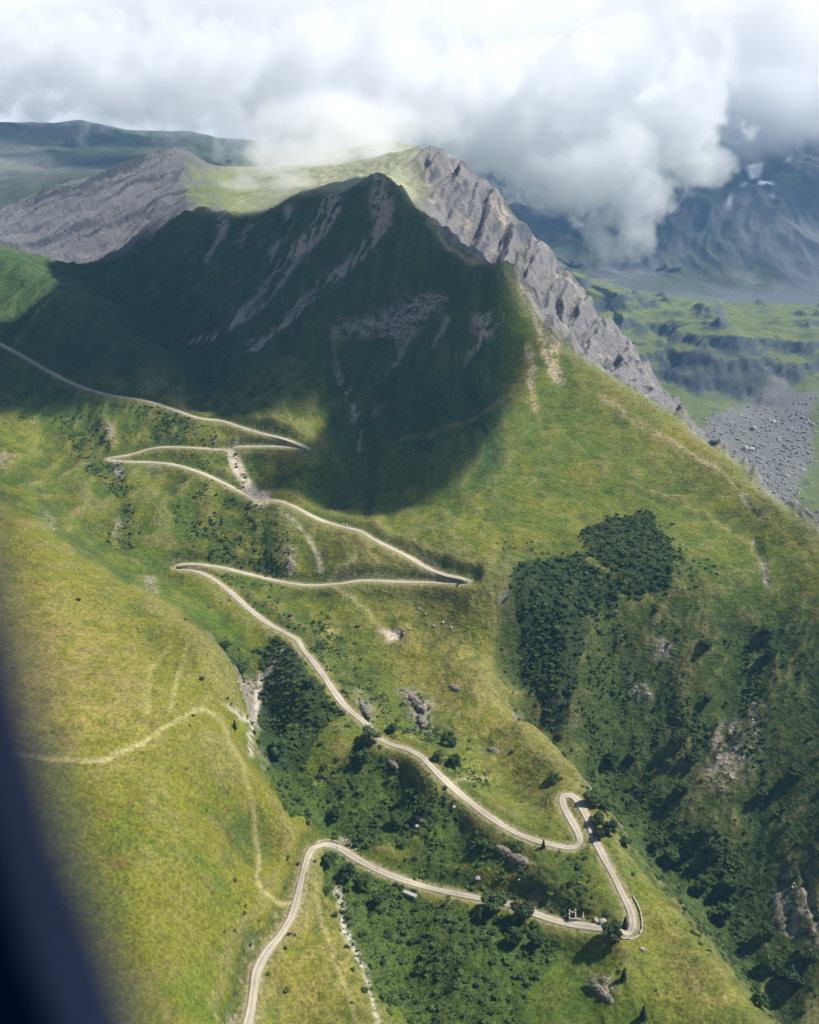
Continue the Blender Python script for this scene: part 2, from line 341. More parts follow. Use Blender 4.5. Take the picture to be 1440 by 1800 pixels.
# ------------------------------------------------------------------ masks of what covers the ground
M = {}
M['scree_streak'] = at_verts(blur(strokes("""
668 322 22;678 370 34;668 405 24;636 445 13;596 486 8;562 518 7;520 554 8;480 582 16;445 612 26
640 420 5;600 470 8;560 500 6;500 560 5;470 590 6
585 362 40;566 400 34;536 436 22;512 470 10;492 504 6;468 530 5;430 565 8;385 588 14;335 606 10
560 400 10;500 460 6;455 520 5;420 560 8
508 372 16;500 415 10;470 465 5
395 385 24;385 425 14;362 462 6
440 400 12;420 440 6
588 588 4;592 640 5;604 676 8;618 706 13;630 742 9;634 790 4
722 598 4;694 636 4;672 680 5;656 735 4
868 568 14;846 590 10;830 620 5;815 645 3
790 560 5;760 620 4
715 545 5;700 600 4;700 640 3
690 1108 16;700 1116 20
1330 955 18;1342 1000 14;1350 1030 8
1376 1545 24;1384 1590 26;1392 1640 18
1414 1540 20;1424 1580 16;1436 1640 12
1290 848 3;1312 885 7;1340 915 4
"""), 0.6), 9, [1, 2])
M['rock_face'] = at_verts(blur(polys('615 565;700 545;752 508;786 520;772 552;722 604;690 596;650 592;622 590', '655 318;682 320;694 350;690 400;668 400;650 360', '1252 1270;1300 1262;1312 1330;1285 1400;1262 1360', '1228 1335;1262 1360;1280 1400;1252 1392', '1320 1230;1345 1230;1338 1310;1310 1400;1322 1300',
    '730 1215;770 1240;752 1300;720 1262;704 1215', '625 1210;650 1240;660 1285;636 1250', '880 1500;945 1518;938 1540;900 1530', '410 1185;460 1190;440 1262;412 1250', '1040 1710;1070 1730;1090 1770;1060 1750', '1150 1130;1180 1130;1175 1165;1150 1160', '1360 1560;1440 1560;1440 1660;1370 1640',
    '600 560;620 560;610 600;590 590', '830 560;870 560;860 600;830 590', '1095 1190;1140 1200;1150 1230;1110 1225', '245 1015;275 1020;272 1050;255 1040', '195 805;212 812;208 850;196 840', '200 900;216 905;214 945;204 940', '186 740;200 750;196 780;186 770', '75 900;95 910;100 935;84 930', '0 795;16 800;14 830;0 830', '500 960;522 975;520 1020;505 1010', '260 815;285 820;280 832;262 828', '360 785;420 776;440 782;400 786', '520 1120;534 1140;530 1160;518 1140'), 2.0), 16, [1, 2])
M['tan_band'] = at_verts(blur(strokes("""
758 398 8;782 425 12;806 448 10;836 462 6
905 492 8;925 520 12;948 560 18;965 600 40;975 640 26;985 676 12
930 610 14;934 660 10;938 720 5
962 640 5;972 670 7
1050 695 3;1070 712 5;1110 735 3;1200 790 3;1260 830 3
"""), 1.2), 10, [1, 2, 4])
M['fold'] = at_verts(blur(strokes('1060 700 5;1130 740 5;1200 790 6;1280 850 6;1330 900 6;1380 950 5;1430 1010 4\n1100 850 6;1200 880 8;1260 920 8;1320 960 6;1350 1010 5\n700 775 4;800 748 5;900 695 5;930 640 4\n940 680 4;942 740 3;960 770 3\n1010 980 4;1090 1010 4;1150 1060 4;1200 1100 4'), 1.2), 10, [1, 2])
M['chute'] = at_verts(blur(strokes('403 792 9;414 818 20;430 842 16;444 862 22;460 878 34\n668 1106 5;690 1112 16;684 1122 10\n600 1475 6;625 1488 8\n450 1520 2;452 1522 2'), 0.7), 8, [1])
M['thicket'] = at_verts(blur(polys('905 1012;925 988;960 984;1000 972;1040 976;1028 945;1060 915;1110 905;1152 910;1160 940;1182 975;1176 1032;1130 1050;1090 1045;1060 1065;1032 1090;1042 1112;1022 1160;1012 1230;975 1300;945 1240;928 1190;922 1120;905 1060',
    '465 1140;500 1120;530 1150;590 1240;612 1262;560 1290;540 1350;560 1392;620 1312;662 1322;672 1400;742 1450;712 1500;640 1500;600 1478;545 1462;500 1428;480 1380;455 1300;450 1240',
    '565 1502;640 1522;720 1562;780 1588;860 1612;960 1640;985 1690;930 1740;950 1810;720 1810;655 1750;622 1680;604 1620;575 1560'), 1.2), 22, [1, 2])
M['lane'] = at_verts(blur(strokes("1036 984 10;1070 1008 12;1100 1030 12\n1042 1060 8;1046 1110 10;1040 1170 8"), 1.0), 8, [1, 2])
M['bushy'] = at_verts(blur(polys('330 880;430 880;482 908;500 960;508 1022;440 1008;350 988;338 930', '345 798;420 815;442 862;390 846;350 822', '95 735;160 720;205 800;235 862;190 868;130 800', '380 1008;480 1040;522 1100;470 1082;420 1050', '372 1118;425 1150;432 1200;408 1205;385 1150',
    '600 1180;660 1262;700 1300;690 1240;640 1180', '690 1210;760 1250;800 1300;850 1380;820 1390;740 1320;700 1270', '530 1100;600 1100;640 1200;600 1230;540 1150', '850 1440;950 1490;1020 1500;1040 1570;1100 1620;1020 1620;900 1590;860 1520', '1030 1350;1100 1460;1250 1660;1350 1790;1300 1560;1240 1440;1160 1330;1090 1100;1030 1110;1010 1230',
    '1160 1220;1240 1240;1260 1330;1200 1330', '1220 1420;1290 1480;1330 1700;1280 1640;1230 1540', '1310 1100;1360 1120;1340 1200;1340 1400;1300 1420', '200 850;225 850;240 960;215 960', '880 960;940 965;960 985;910 1000', '1180 960;1245 1000;1240 1040;1190 1020',
    '600 1330;680 1330;800 1420;900 1520;860 1570;740 1540;690 1490', '0 690;90 700;60 730;0 740', '230 720;330 730;380 770;250 770', '320 890;345 890;350 950;325 945', '290 780;380 792;350 800;290 796', '455 820;540 840;560 870;500 860', '1030 1090;1110 1130;1180 1250;1120 1360;1040 1330;1020 1200', '880 1120;930 1150;950 1240;900 1180'), 5), 26, [1, 2])
M['dry'] = at_verts(blur(polys('640 1060;760 1040;830 1100;900 1200;980 1330;1010 1400;1000 1470;940 1440;860 1380;800 1290;700 1200;640 1130', '560 930;800 980;860 1020;840 1060;640 1010;560 1010', '1110 1540;1250 1690;1350 1800;1200 1800;1130 1650', '560 1520;600 1600;640 1700;680 1810;440 1810;500 1680;540 1560',
    '0 960;120 1040;240 1100;280 1260;300 1340;120 1330;0 1300', '1040 680;1240 780;1400 900;1300 900;1150 800'), 14), 40)
M['lush'] = at_verts(blur(polys('330 1270;400 1290;420 1340;360 1340', '380 840;480 900;500 960;420 1000;340 960;330 880', '1000 640;1200 760;1440 960;1440 1040;1200 900;1000 800;930 700', '30 860;160 1000;330 1080;200 980;120 880', '0 460;60 470;110 520;0 590', '1050 1480;1120 1560;1250 1680;1200 1640;1110 1600',
    '850 1130;960 1270;1000 1350;940 1290;870 1200', '0 1560;300 1500;430 1640;400 1800;100 1800;0 1800'), 14), 40)
M['brown'] = at_verts(blur(polys('100 500;250 590;360 700;340 740;200 660;80 560', '50 1060;200 1120;280 1230;180 1260;60 1180', '100 820;200 900;160 960;80 880', '1180 1280;1290 1300;1280 1420;1190 1400'), 12), 40)
M['track'] = at_verts(blur(strokes("""
-40 1320 5;60 1330 6;130 1340 6;180 1337 7;240 1312 6;290 1286 5;330 1260 4;362 1253 4;385 1268 3;402 1300 3;425 1340 3;432 1380 3;446 1410 2.5;448 1460 2.5;456 1500 3;452 1540 4;462 1572 5;488 1580 7;515 1582 8
565 1552 2;552 1558 2
555 1555 2;562 1600 3;575 1650 3;590 1700 3;612 1750 3;625 1800 3
575 1027 3;610 1050 4;650 1080 4;668 1100 4
862 1368 3;800 1370 4;780 1365 5
560 1110 3;600 1112 3
575 1020 3;620 990 3;640 960 3
300 1140 2;262 1180 2;262 1260 2
300 1250 3;312 1200 3;330 1140 2
540 945 4;556 970 4;565 1000 4
"""), 0.5), 5, [0, 1])
M['stream_bed'] = at_verts(blur(strokes("""
-60 1 1;-60 2 1
592 1562 12;600 1600 12;608 1640 9;624 1672 7;640 1705 7;652 1745 6;668 1810 6
500 1140 3;482 1165 6;470 1190 5
462 1190 8;452 1230 12;448 1262 7;440 1290 7;442 1330 6
400 1240 7;420 1262 5;440 1278 5
490 900 2;520 920 3;545 950 4;560 985 4;565 1010 3
"""), 0.5), 6, [0, 1])
M['gully'] = at_verts(blur(strokes("""
330 1075 16;380 1115 20;425 1165 22;445 1240 16
-30 850 10;30 890 12;100 930 14;160 980 12;230 1020 10
640 910 10;660 850 14;650 780 16;650 700 14
740 1075 3;745 1100 4;770 1130 3
1290 1100 30;1340 1140 20;1330 1300 20
205 820 14;212 880 12;225 960 8
290 850 6;310 900 7;330 960 6
150 730 16;190 800 14;200 850 8
395 740 6;410 770 5
640 905 5;648 860 8;655 800 8
"""), 3), 12)

# ------------------------------------------------------------------ relief
def adir(deg):                                             # coordinates along / across a compass heading
    c, s = math.cos(rad(deg)), math.sin(rad(deg)); return X0 * s + Y0 * c, X0 * c - Y0 * s
dz = np.zeros_like(Z)
is_ = lambda *c: np.isin(CL, c).astype(float)
near = is_(0, 1, 2)
soft = {k: blur(is_(k), 3.0) for k in range(8)}
base_n = fbm(X0, Y0, 70, 3, 1) * 3.2 + fbm(X0, Y0, 22, 3, 2) * 1.1
dz += base_n * (soft[0] * 0.8 + soft[1] * 1.25 + soft[2] * 1.3 + soft[3] * 1.0)
dz += (ridged(X0 + 40 * fbm(X0, Y0, 150, 2, 76), Y0 * 0.6, 130, 3, 75, 0.5) - 0.5) * 9 * (soft[1] * sstep(560, 680, RR) + 0.35 * soft[0])
al, ac = adir(178)
rill = ridged(ac + 26 * fbm(X0, Y0, 130, 3, 3), al * 0.30, 75, 5, 4, 0.5)
up = sstep(720, 900, RR)
dz += (rill - 0.55) * 12 * soft[1] * up * (0.55 + 0.9 * np.clip(fbm(X0, Y0, 150, 2, 6) + 0.3, 0, 1))
al, ac = adir(215)
rill2 = ridged(ac + 22 * fbm(X0, Y0, 90, 3, 8), al * 0.35, 50, 5, 9, 0.5)
dz += (rill2 - 0.55) * 6.5 * soft[2] * (1 - sstep(600, 660, RR)) * sstep(0.1, 0.5, soft[2])
al, ac = adir(222)
dz += (ridged(ac + 10 * fbm(X0, Y0, 120, 2, 13), al * 0.16, 80, 6, 14, 0.58) - 0.55) * 50 * soft[3] * (1 - sstep(rad(-13.5), rad(-11.5), TT))
plate = soft[3] * sstep(rad(-9), rad(-6), TT)
dz += (ridged(X0, Y0 * 0.5, 60, 4, 17) - 0.5) * 7 * plate
al, ac = adir(200)
dz += (ridged(ac + 14 * fbm(X0, Y0, 70, 3, 23), al * 0.16, 44, 6, 24, 0.56) - 0.5) * 34 * soft[4]
low5 = (ridged(X0, Y0, 420, 3, 33, 0.5) - 0.5) * 55 + fbm(X0, Y0, 60, 4, 34) * 16
zz = Z + low5; T5 = 44.0; q5 = zz / T5 + 0.5 * fbm(X0, Y0, 190, 3, 36); f5 = q5 - np.floor(q5)
ter = (np.floor(q5) + sstep(0.62, 0.94, f5)) * T5 - 0.5 * T5 * fbm(X0, Y0, 190, 3, 36)
w5 = soft[5] * sstep(2120, 2330, RR) * (1 - sstep(3000, 3400, RR))
dz += w5 * ((ter - Z) * 0.38 + low5 * 0.6) + w5 * (ridged(X0, Y0, 40, 5, 37, 0.6) - 0.5) * 12 * sstep(0.55, 0.65, f5) * (1 - sstep(0.94, 0.99, f5)) + soft[5] * fbm(X0, Y0, 40, 3, 35) * 2.5
dz += (ridged(X0 + 120 * fbm(X0, Y0, 500, 2, 44), Y0 * 0.45, 620, 7, 43, 0.52) - 0.5) * 190 * soft[6] * sstep(3500, 4100, RR)
dz += (ridged(X0, Y0 * 0.7, 900, 8, 53, 0.5) - 0.5) * 60 * soft[7]
for px_, py_, r_, h_, w_ in ((668, 318, 1246, 5, 16), (640, 326, 1258, 4, 50), (300, 290, 1690, 3, 40), (885, 475, 1068, 4, 30), (320, 380, 1430, 4, 40)):
    t_, d_ = pix_dir(px_, py_); qx, qy = r_ * math.sin(t_), r_ * math.cos(t_); dd = np.hypot(X0 - qx, (Y0 - qy) * 0.6)
    dz += h_ * np.exp(-dd / w_) * (1 + 0.5 * ridged(X0, Y0, 18, 3, 66))
al, ac = adir(186); dz += (ridged(ac + 12 * fbm(X0, Y0, 60, 2, 77), al * 0.18, 17, 3, 78) - 0.6) * 2.4 * soft[1] * up
dz += M['fold'] * 0.8
crest_w = np.exp(-((RR - rC) / 30.0) ** 2) * (soft[1] + soft[3]) * (TT < rad(8)); dz += crest_w * (ridged(X0, Y0, 34, 5, 67, 0.6) - 0.5) * 11
crag = np.clip(M['rock_face'], 0, 1)
dz += crag * (ridged(X0, Y0, 9, 4, 61) - 0.35) * np.where(CL == 2, 1.6, 3.2)
dz += np.clip(M['scree_streak'], 0, 1) * ((ridged(X0, Y0, 12, 3, 62) - 0.7) * 1.6 - 1.5)
dz -= M['gully'] * 2.2 * near + M['stream_bed'] * 0.9
lump = fbm(X0, Y0, 6.5, 3, 71)
dz += near * (ridged(X0 + 6 * fbm(X0, Y0, 20, 2, 73), Y0 * 1.6, 11, 3, 72) - 0.6) * 0.55 * (1 - 0.4 * soft[0])
dz += near * ridged(X0, Y0, 34, 3, 74) * 1.2 * (RR < 760)
dz += lump * (0.25 + 0.75 * np.clip(M['bushy'] + M['thicket'], 0, 1)) * near * 0.9
dz *= (1 - near_road)
Z = Z * (1 - near_road) + near_road * RHt + dz
PX, PY = to_pix(X0, Y0, Z)
run = np.minimum.accumulate(-Z / RR, axis=0)

# slopes of the finished land
dZr = np.gradient(Z, axis=0) / np.gradient(RR, axis=0); dZt = np.gradient(Z, axis=1) / (RR * (TH[1] - TH[0]))
steep = np.hypot(dZr, dZt)
gx = dZr * np.sin(TT) + dZt * np.cos(TT); gy = dZr * np.cos(TT) - dZt * np.sin(TT)
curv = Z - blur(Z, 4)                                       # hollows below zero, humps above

# ------------------------------------------------------------------ base colours of the ground
def mixc(a, b, t): return a * (1 - t[..., None]) + np.array(b) * t[..., None]
n1 = fbm(X0, Y0, 45, 4, 81); n2 = fbm(X0, Y0, 11, 3, 82); n3 = fbm(X0, Y0, 3.2, 2, 83); nbig = fbm(X0, Y0, 160, 3, 84)
OLIVE = (0.150, 0.152, 0.018); GREEN = (0.078, 0.115, 0.012); DARKG = (0.034, 0.058, 0.016); TAN = (0.275, 0.225, 0.060); BROWN = (0.17, 0.120, 0.050)
ROCKG = (0.25, 0.235, 0.215); SCREE = (0.35, 0.295, 0.25); DIRT = (0.46, 0.38, 0.28); PALE = (0.55, 0.50, 0.42); DEEP = (0.034, 0.074, 0.024)
c = np.broadcast_to(np.array(OLIVE), Z.shape + (3,)).copy()
c = mixc(c, GREEN, sstep(-0.35, 0.45, 0.18 * (1 - soft[0]) + n1 + 0.5 * n2 + 0.3 * nbig - 0.3 * soft[0]))
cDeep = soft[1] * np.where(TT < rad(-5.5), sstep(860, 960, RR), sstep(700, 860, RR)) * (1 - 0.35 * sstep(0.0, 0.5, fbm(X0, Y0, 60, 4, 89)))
c = mixc(c, (0.044, 0.070, 0.020), soft[2] * (1 - sstep(600, 680, RR)) * 0.8)
c = mixc(c, TAN, np.clip(M['dry'], 0, 1) * sstep(-0.4, 0.5, n2 + 0.4 * n1 + 0.15) * 0.75)
c = mixc(c, (0.115, 0.150, 0.018), np.clip(M['lush'], 0, 1) * sstep(-0.5, 0.4, n1 + 0.4 * n2) * 0.4)
c = mixc(c, BROWN, np.clip(M['brown'], 0, 1) * sstep(-0.4, 0.4, n2 + 0.5 * n1) * 0.5)
c = mixc(c, (0.15, 0.135, 0.055), near * sstep(0.15, 0.6, fbm(X0, Y0, 18, 4, 86) + 0.4 * n3) * 0.5)
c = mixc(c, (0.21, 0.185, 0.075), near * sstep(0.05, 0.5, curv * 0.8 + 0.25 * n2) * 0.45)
pat = fbm(X0, Y0, 7.5, 4, 87, 0.65); c = mixc(c, (0.062, 0.088, 0.016), near * sstep(0.12, 0.42, pat + 0.25 * n1) * 0.5)
c = mixc(c, (0.17, 0.125, 0.05), near * sstep(0.16, 0.45, fbm(X0, Y0, 14, 5, 88, 0.65) - 0.1 * (1 - soft[0])) * 0.6)
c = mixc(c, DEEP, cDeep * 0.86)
fl_al, fl_ac = adir(188); fine_rill = ridged(fl_ac + 14 * n1, fl_al * 0.07, 13, 3, 93)
c = mixc(c, (0.25, 0.215, 0.17), cDeep * sstep(0.80, 0.93, fine_rill) * sstep(-0.05, 0.4, fbm(X0, Y0, 90, 3, 94)) * 0.55)
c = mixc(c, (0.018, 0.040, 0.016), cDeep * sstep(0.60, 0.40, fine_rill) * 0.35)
c = mixc(c, (0.23, 0.20, 0.07), np.clip(M['fold'] * 1.2, 0, 1) * 0.55)
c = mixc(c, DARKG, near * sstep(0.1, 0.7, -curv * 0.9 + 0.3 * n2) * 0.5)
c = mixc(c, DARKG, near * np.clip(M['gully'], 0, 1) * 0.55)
c = mixc(c, (0.050, 0.075, 0.018), np.clip(M['bushy'], 0, 1) * sstep(-0.25, 0.35, n2 + 0.6 * n3 + 0.1) * 0.8)
th_ = sstep(0.35, 0.7, np.clip(M['thicket'] - 0.8 * M['lane'], 0, 1) + 0.8 * fbm(X0, Y0, 30, 4, 406))
c = mixc(c, (0.024, 0.042, 0.014), th_ * 0.85 * ((RR > 470) | (CL == 2)))
c = mixc(c, (0.052, 0.085, 0.016), th_ * 0.85 * ((RR <= 470) & (CL != 2)))
c = mixc(c, ROCKG, is_(1, 2) * sstep(1.35, 1.8, steep + 0.3 * n2 + 0.2 * n1) * (RD > 14) * 0.6)                 # bare where it is too steep for turf
sk_al, sk_ac = adir(195)
c = mixc(c, SCREE, np.clip(M['scree_streak'] * 1.1, 0, 1) * sstep(-0.12, 0.16, ridged(sk_ac + 6 * n1, sk_al * 0.12, 11, 3, 91) - 0.52 + 0.3 * n2) * 0.8)
rk = np.clip(M['rock_face'], 0, 1) * sstep(-0.25, 0.25, n2 * 0.8 + n3 * 0.7 + 0.05)
c = mixc(c, (0.26, 0.225, 0.185), rk * 0.9)
c = mixc(c, (0.42, 0.345, 0.215), np.clip(M['tan_band'] * 1.3, 0, 1) * sstep(-0.6, 0.2, n2 + n3) * 0.85)
c = mixc(c, (0.36, 0.32, 0.14), np.clip(M['track'] * 1.5, 0, 1) * 0.85)
c = mixc(c, PALE, np.clip(M['stream_bed'], 0, 1) * sstep(-0.5, 0.25, n3 + 0.4 * n2))
# upper mountain: grey scree with ribs of rock; plateau pale; bowl light green
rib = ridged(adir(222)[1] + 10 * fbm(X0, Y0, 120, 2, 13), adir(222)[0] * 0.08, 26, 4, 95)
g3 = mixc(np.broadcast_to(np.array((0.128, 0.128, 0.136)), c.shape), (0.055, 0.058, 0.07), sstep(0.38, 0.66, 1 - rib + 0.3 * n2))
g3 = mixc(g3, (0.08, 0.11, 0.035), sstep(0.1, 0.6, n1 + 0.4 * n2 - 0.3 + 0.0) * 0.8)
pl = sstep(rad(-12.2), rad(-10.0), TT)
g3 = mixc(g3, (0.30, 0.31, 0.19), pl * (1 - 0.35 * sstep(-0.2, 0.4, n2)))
bowl = at_verts(blur(polys('340 290;420 300;470 330;450 375;400 385;350 370;320 340'), 6), 20, [3])
g3 = mixc(g3, (0.15, 0.19, 0.05), np.clip(bowl, 0, 1) * sstep(-0.5, 0.3, n2 + n1) * 0.8)
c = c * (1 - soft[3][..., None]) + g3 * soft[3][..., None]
# rocky ridge
al, ac = adir(200); rr4 = ridged(ac + 14 * fbm(X0, Y0, 70, 3, 23), al * 0.1, 20, 5, 97, 0.6)
g4 = mixc(np.broadcast_to(np.array((0.185, 0.178, 0.172)), c.shape), (0.08, 0.083, 0.095), sstep(0.40, 0.72, 1 - rr4 + 0.2 * n1))
g4 = mixc(g4, (0.36, 0.30, 0.22), sstep(0.15, 0.6, n1 + 0.7 * n2 + 0.15 * n3) * 0.7)
g4 = mixc(g4, (0.14, 0.16, 0.06), sstep(0.25, 0.6, fbm(X0, Y0, 50, 3, 98)) * 0.6)
c = c * (1 - soft[4][..., None]) + g4 * soft[4][..., None]
# valley and its cliffs
flat5 = 1 - sstep(0.32, 0.70, steep)
g5 = mixc(np.broadcast_to(np.array((0.075, 0.085, 0.09)), c.shape), (0.125, 0.15, 0.045), flat5 * sstep(-0.6, 0.2, n1 + 0.4 * nbig + 0.25))
fan = at_verts(blur(polys('1368 655;1340 690;1290 715;1240 740;1230 760;1250 800;1300 850;1380 905;1400 860;1430 800;1425 740;1440 690;1400 685'), 2.5), 16, [5])
g5 = mixc(g5, (0.165, 0.16, 0.155), np.clip(fan, 0, 1) * 0.92)
g5 = mixc(g5, (0.075, 0.10, 0.05), sstep(0.1, 0.5, n2 + 0.3 * n1) * 0.5 * (1 - np.clip(fan, 0, 1)))
c = c * (1 - soft[5][..., None]) + g5 * soft[5][..., None]
m1 = fbm(X0, Y0, 420, 5, 101); m2 = ridged(X0, Y0 * 0.6, 150, 5, 102)
g6 = mixc(np.broadcast_to(np.array((0.11, 0.115, 0.12)), c.shape), (0.065, 0.078, 0.055), sstep(-0.15, 0.35, m1 + 0.5 * (m2 - 0.6)))
g6 = mixc(g6, (0.19, 0.18, 0.165), sstep(0.25, 0.5, fbm(X0, Y0, 260, 4, 103)) * 0.6)
snow = at_verts(blur(polys('1313 290;1345 288;1340 305;1322 312', '1335 322;1356 318;1345 335;1328 338', '1348 325;1356 325;1350 331', '1270 380;1284 376;1278 386', '1376 300;1392 298;1386 304', '1350 362;1366 360;1360 366', '1154 372;1164 372;1160 380', '1300 350;1312 348;1308 354'), 0.6), 12, [6])
g6 = mixc(g6, (0.72, 0.75, 0.78), np.clip(snow * 1.3, 0, 1))
g6 = g6 * (1 - soft[7][..., None]) + mixc(np.broadcast_to(np.array((0.060, 0.078, 0.050)), c.shape), (0.10, 0.10, 0.095), sstep(0.0, 0.4, m1 + 0.5 * (m2 - 0.6))) * soft[7][..., None]
w6 = np.maximum(soft[6], soft[7]); c = c * (1 - w6[..., None]) + g6 * w6[..., None]
pinks = at_verts(blur(polys('-40 262;60 270;110 285;120 300;0 305;-40 305'), 4), 20, [7]); c = mixc(c, (0.20, 0.19, 0.17), pinks * 0.7)
c = mixc(c, (0.44, 0.385, 0.29), np.clip(M['chute'] * 1.3, 0, 1) * 0.95)
# verge of the road
vg = (1 - sstep(2.6, 5.6, RD + 2.0 * n3 + 1.2 * n2)) ; c = mixc(c, (0.29, 0.25, 0.14), vg * 0.7)
cutb = sstep(3.0, 4.5, RD) * (1 - sstep(6, 10, RD)) * sstep(0.7, 1.2, steep); c = mixc(c, (0.24, 0.21, 0.15), cutb * sstep(0.0, 0.5, n2 + n3 + n1) * 0.7)
c *= (1 + 0.15 * n3 + 0.10 * n2 + 0.08 * n1)[..., None]
c = np.clip(c, 0.008, 0.9)
rockiness = np.clip(rk + soft[4] * 0.8 + M['scree_streak'] * 0.5 + M['stream_bed'], 0, 1) - 0.8 * np.clip(soft[3] + w6 + soft[5], 0, 1)

# ------------------------------------------------------------------ ground material
def new_mat(name):
    m = bpy.data.materials.new(name); m.use_nodes = True; nt = m.node_tree
    return m, nt, nt.nodes, nt.links, nt.nodes['Principled BSDF']
def ground_mat():
    m, nt, N, L, B = new_mat('turf_and_rock')
    col = N.new('ShaderNodeVertexColor'); col.layer_name = 'tint'
    rok = N.new('ShaderNodeAttribute'); rok.attribute_name = 'rocky'
    geo = N.new('ShaderNodeNewGeometry')
    def noise(scale, det, rough=0.6):
        n = N.new('ShaderNodeTexNoise'); n.inputs['Scale'].default_value = scale; n.inputs['Detail'].default_value = det; n.inputs['Roughness'].default_value = rough
        L.new(geo.outputs['Position'], n.inputs['Vector']); return n
    na = noise(0.55, 4, 0.7); nb = noise(0.16, 3, 0.6)
    def rng(src, a, b, lo=0.3, hi=0.7):
        r = N.new('ShaderNodeMapRange'); r.inputs['From Min'].default_value = lo; r.inputs['From Max'].default_value = hi
        r.inputs['To Min'].default_value = a; r.inputs['To Max'].default_value = b; L.new(src, r.inputs['Value']); return r.outputs[0]
    fa = rng(na.outputs['Fac'], 0.48, 1.52); fb = rng(nb.outputs['Fac'], 0.9, 1.1)
    mu = N.new('ShaderNodeMath'); mu.operation = 'MULTIPLY'; L.new(fa, mu.inputs[0]); L.new(fb, mu.inputs[1])
    vm = N.new('ShaderNodeVectorMath'); vm.operation = 'SCALE'; L.new(col.outputs['Color'], vm.inputs[0]); L.new(mu.outputs[0], vm.inputs['Scale'])
    L.new(vm.outputs[0], B.inputs['Base Color'])
    B.inputs['Roughness'].default_value = 0.92; B.inputs['Specular IOR Level'].default_value = 0.15
    bu = N.new('ShaderNodeBump'); bu.inputs['Distance'].default_value = 1.0
    st = N.new('ShaderNodeMapRange'); st.inputs['From Min'].default_value = -0.8; st.inputs['To Min'].default_value = 0.15; st.inputs['To Max'].default_value = 1.0; L.new(rok.outputs['Fac'], st.inputs['Value'])
    L.new(st.outputs[0], bu.inputs['Strength'])
    ad = N.new('ShaderNodeMath'); ad.operation = 'MULTIPLY_ADD'; L.new(nb.outputs['Fac'], ad.inputs[0]); ad.inputs[1].default_value = 3.0; L.new(na.outputs['Fac'], ad.inputs[2])
    sz = N.new('ShaderNodeSeparateXYZ'); L.new(geo.outputs['Position'], sz.inputs[0])      # trodden terraces that follow the contours
    nd = noise(0.035, 3, 0.55); m1_ = N.new('ShaderNodeMath'); m1_.operation = 'MULTIPLY'; L.new(nd.outputs['Fac'], m1_.inputs[0]); m1_.inputs[1].default_value = 34.0
    m2_ = N.new('ShaderNodeMath'); m2_.operation = 'MULTIPLY_ADD'; L.new(sz.outputs['Z'], m2_.inputs[0]); m2_.inputs[1].default_value = 2.6; L.new(m1_.outputs[0], m2_.inputs[2])
    sn = N.new('ShaderNodeMath'); sn.operation = 'SINE'; L.new(m2_.outputs[0], sn.inputs[0])
    wt = N.new('ShaderNodeMapRange'); wt.inputs['From Min'].default_value = 0.42; wt.inputs['From Max'].default_value = 0.62; wt.inputs['To Max'].default_value = 0.17; L.new(nb.outputs['Fac'], wt.inputs['Value'])
    tr_ = N.new('ShaderNodeMath'); tr_.operation = 'MULTIPLY_ADD'; L.new(sn.outputs[0], tr_.inputs[0]); L.new(wt.outputs[0], tr_.inputs[1]); L.new(ad.outputs[0], tr_.inputs[2])
    L.new(tr_.outputs[0], bu.inputs['Height']); L.new(bu.outputs[0], B.inputs['Normal'])
    return m
MAT_G = ground_mat()

# ------------------------------------------------------------------ the land as meshes, one per named piece
NAMES = {0: 'meadow_hill', 1: 'mountainside', 2: 'right_slope', 3: 'upper_mountain', 4: 'rocky_ridge', 5: 'valley_floor', 6: 'far_mountain', 7: 'distant_ridge'}
nrm = np.stack([-gx, -gy, np.ones_like(Z)], -1); nrm /= np.linalg.norm(nrm, axis=-1, keepdims=True)
def build_land():
    V = np.stack([X0, Y0, Z], -1).reshape(-1, 3).astype(np.float32); NV = nrm.reshape(-1, 3).astype(np.float32)
    rgba = np.concatenate([c, np.ones(Z.shape + (1,))], -1).reshape(-1, 4).astype(np.float32); rok = rockiness.reshape(-1).astype(np.float32)
    j, i = np.meshgrid(np.arange(NR - 1), np.arange(NT - 1), indexing='ij'); a = j * NT + i
    q = np.stack([a, a + 1, a + NT + 1, a + NT], -1).reshape(-1, 4); qc = CL[:-1, :-1].ravel()
    for k, nm in NAMES.items():
        f = q[qc == k]
        if len(f) == 0: continue
        u, inv = np.unique(f, return_inverse=True); inv = inv.reshape(-1).astype(np.int32)
        me = bpy.data.meshes.new(nm); me.vertices.add(len(u)); me.vertices.foreach_set('co', V[u].ravel())
        me.loops.add(len(inv)); me.loops.foreach_set('vertex_index', inv)
        me.polygons.add(len(f)); me.polygons.foreach_set('loop_start', np.arange(len(f), dtype=np.int32) * 4)
        me.update(calc_edges=True)
        me.polygons.foreach_set('use_smooth', np.ones(len(f), bool))
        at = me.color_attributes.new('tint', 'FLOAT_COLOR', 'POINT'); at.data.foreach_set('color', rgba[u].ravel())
        ar = me.attributes.new('rocky', 'FLOAT', 'POINT'); ar.data.foreach_set('value', rok[u])
        me.normals_split_custom_set_from_vertices(NV[u].tolist())
        me.materials.append(MAT_G)
        o = bpy.data.objects.new(nm, me); COL.objects.link(o); tag(o, kind='structure')
build_land()


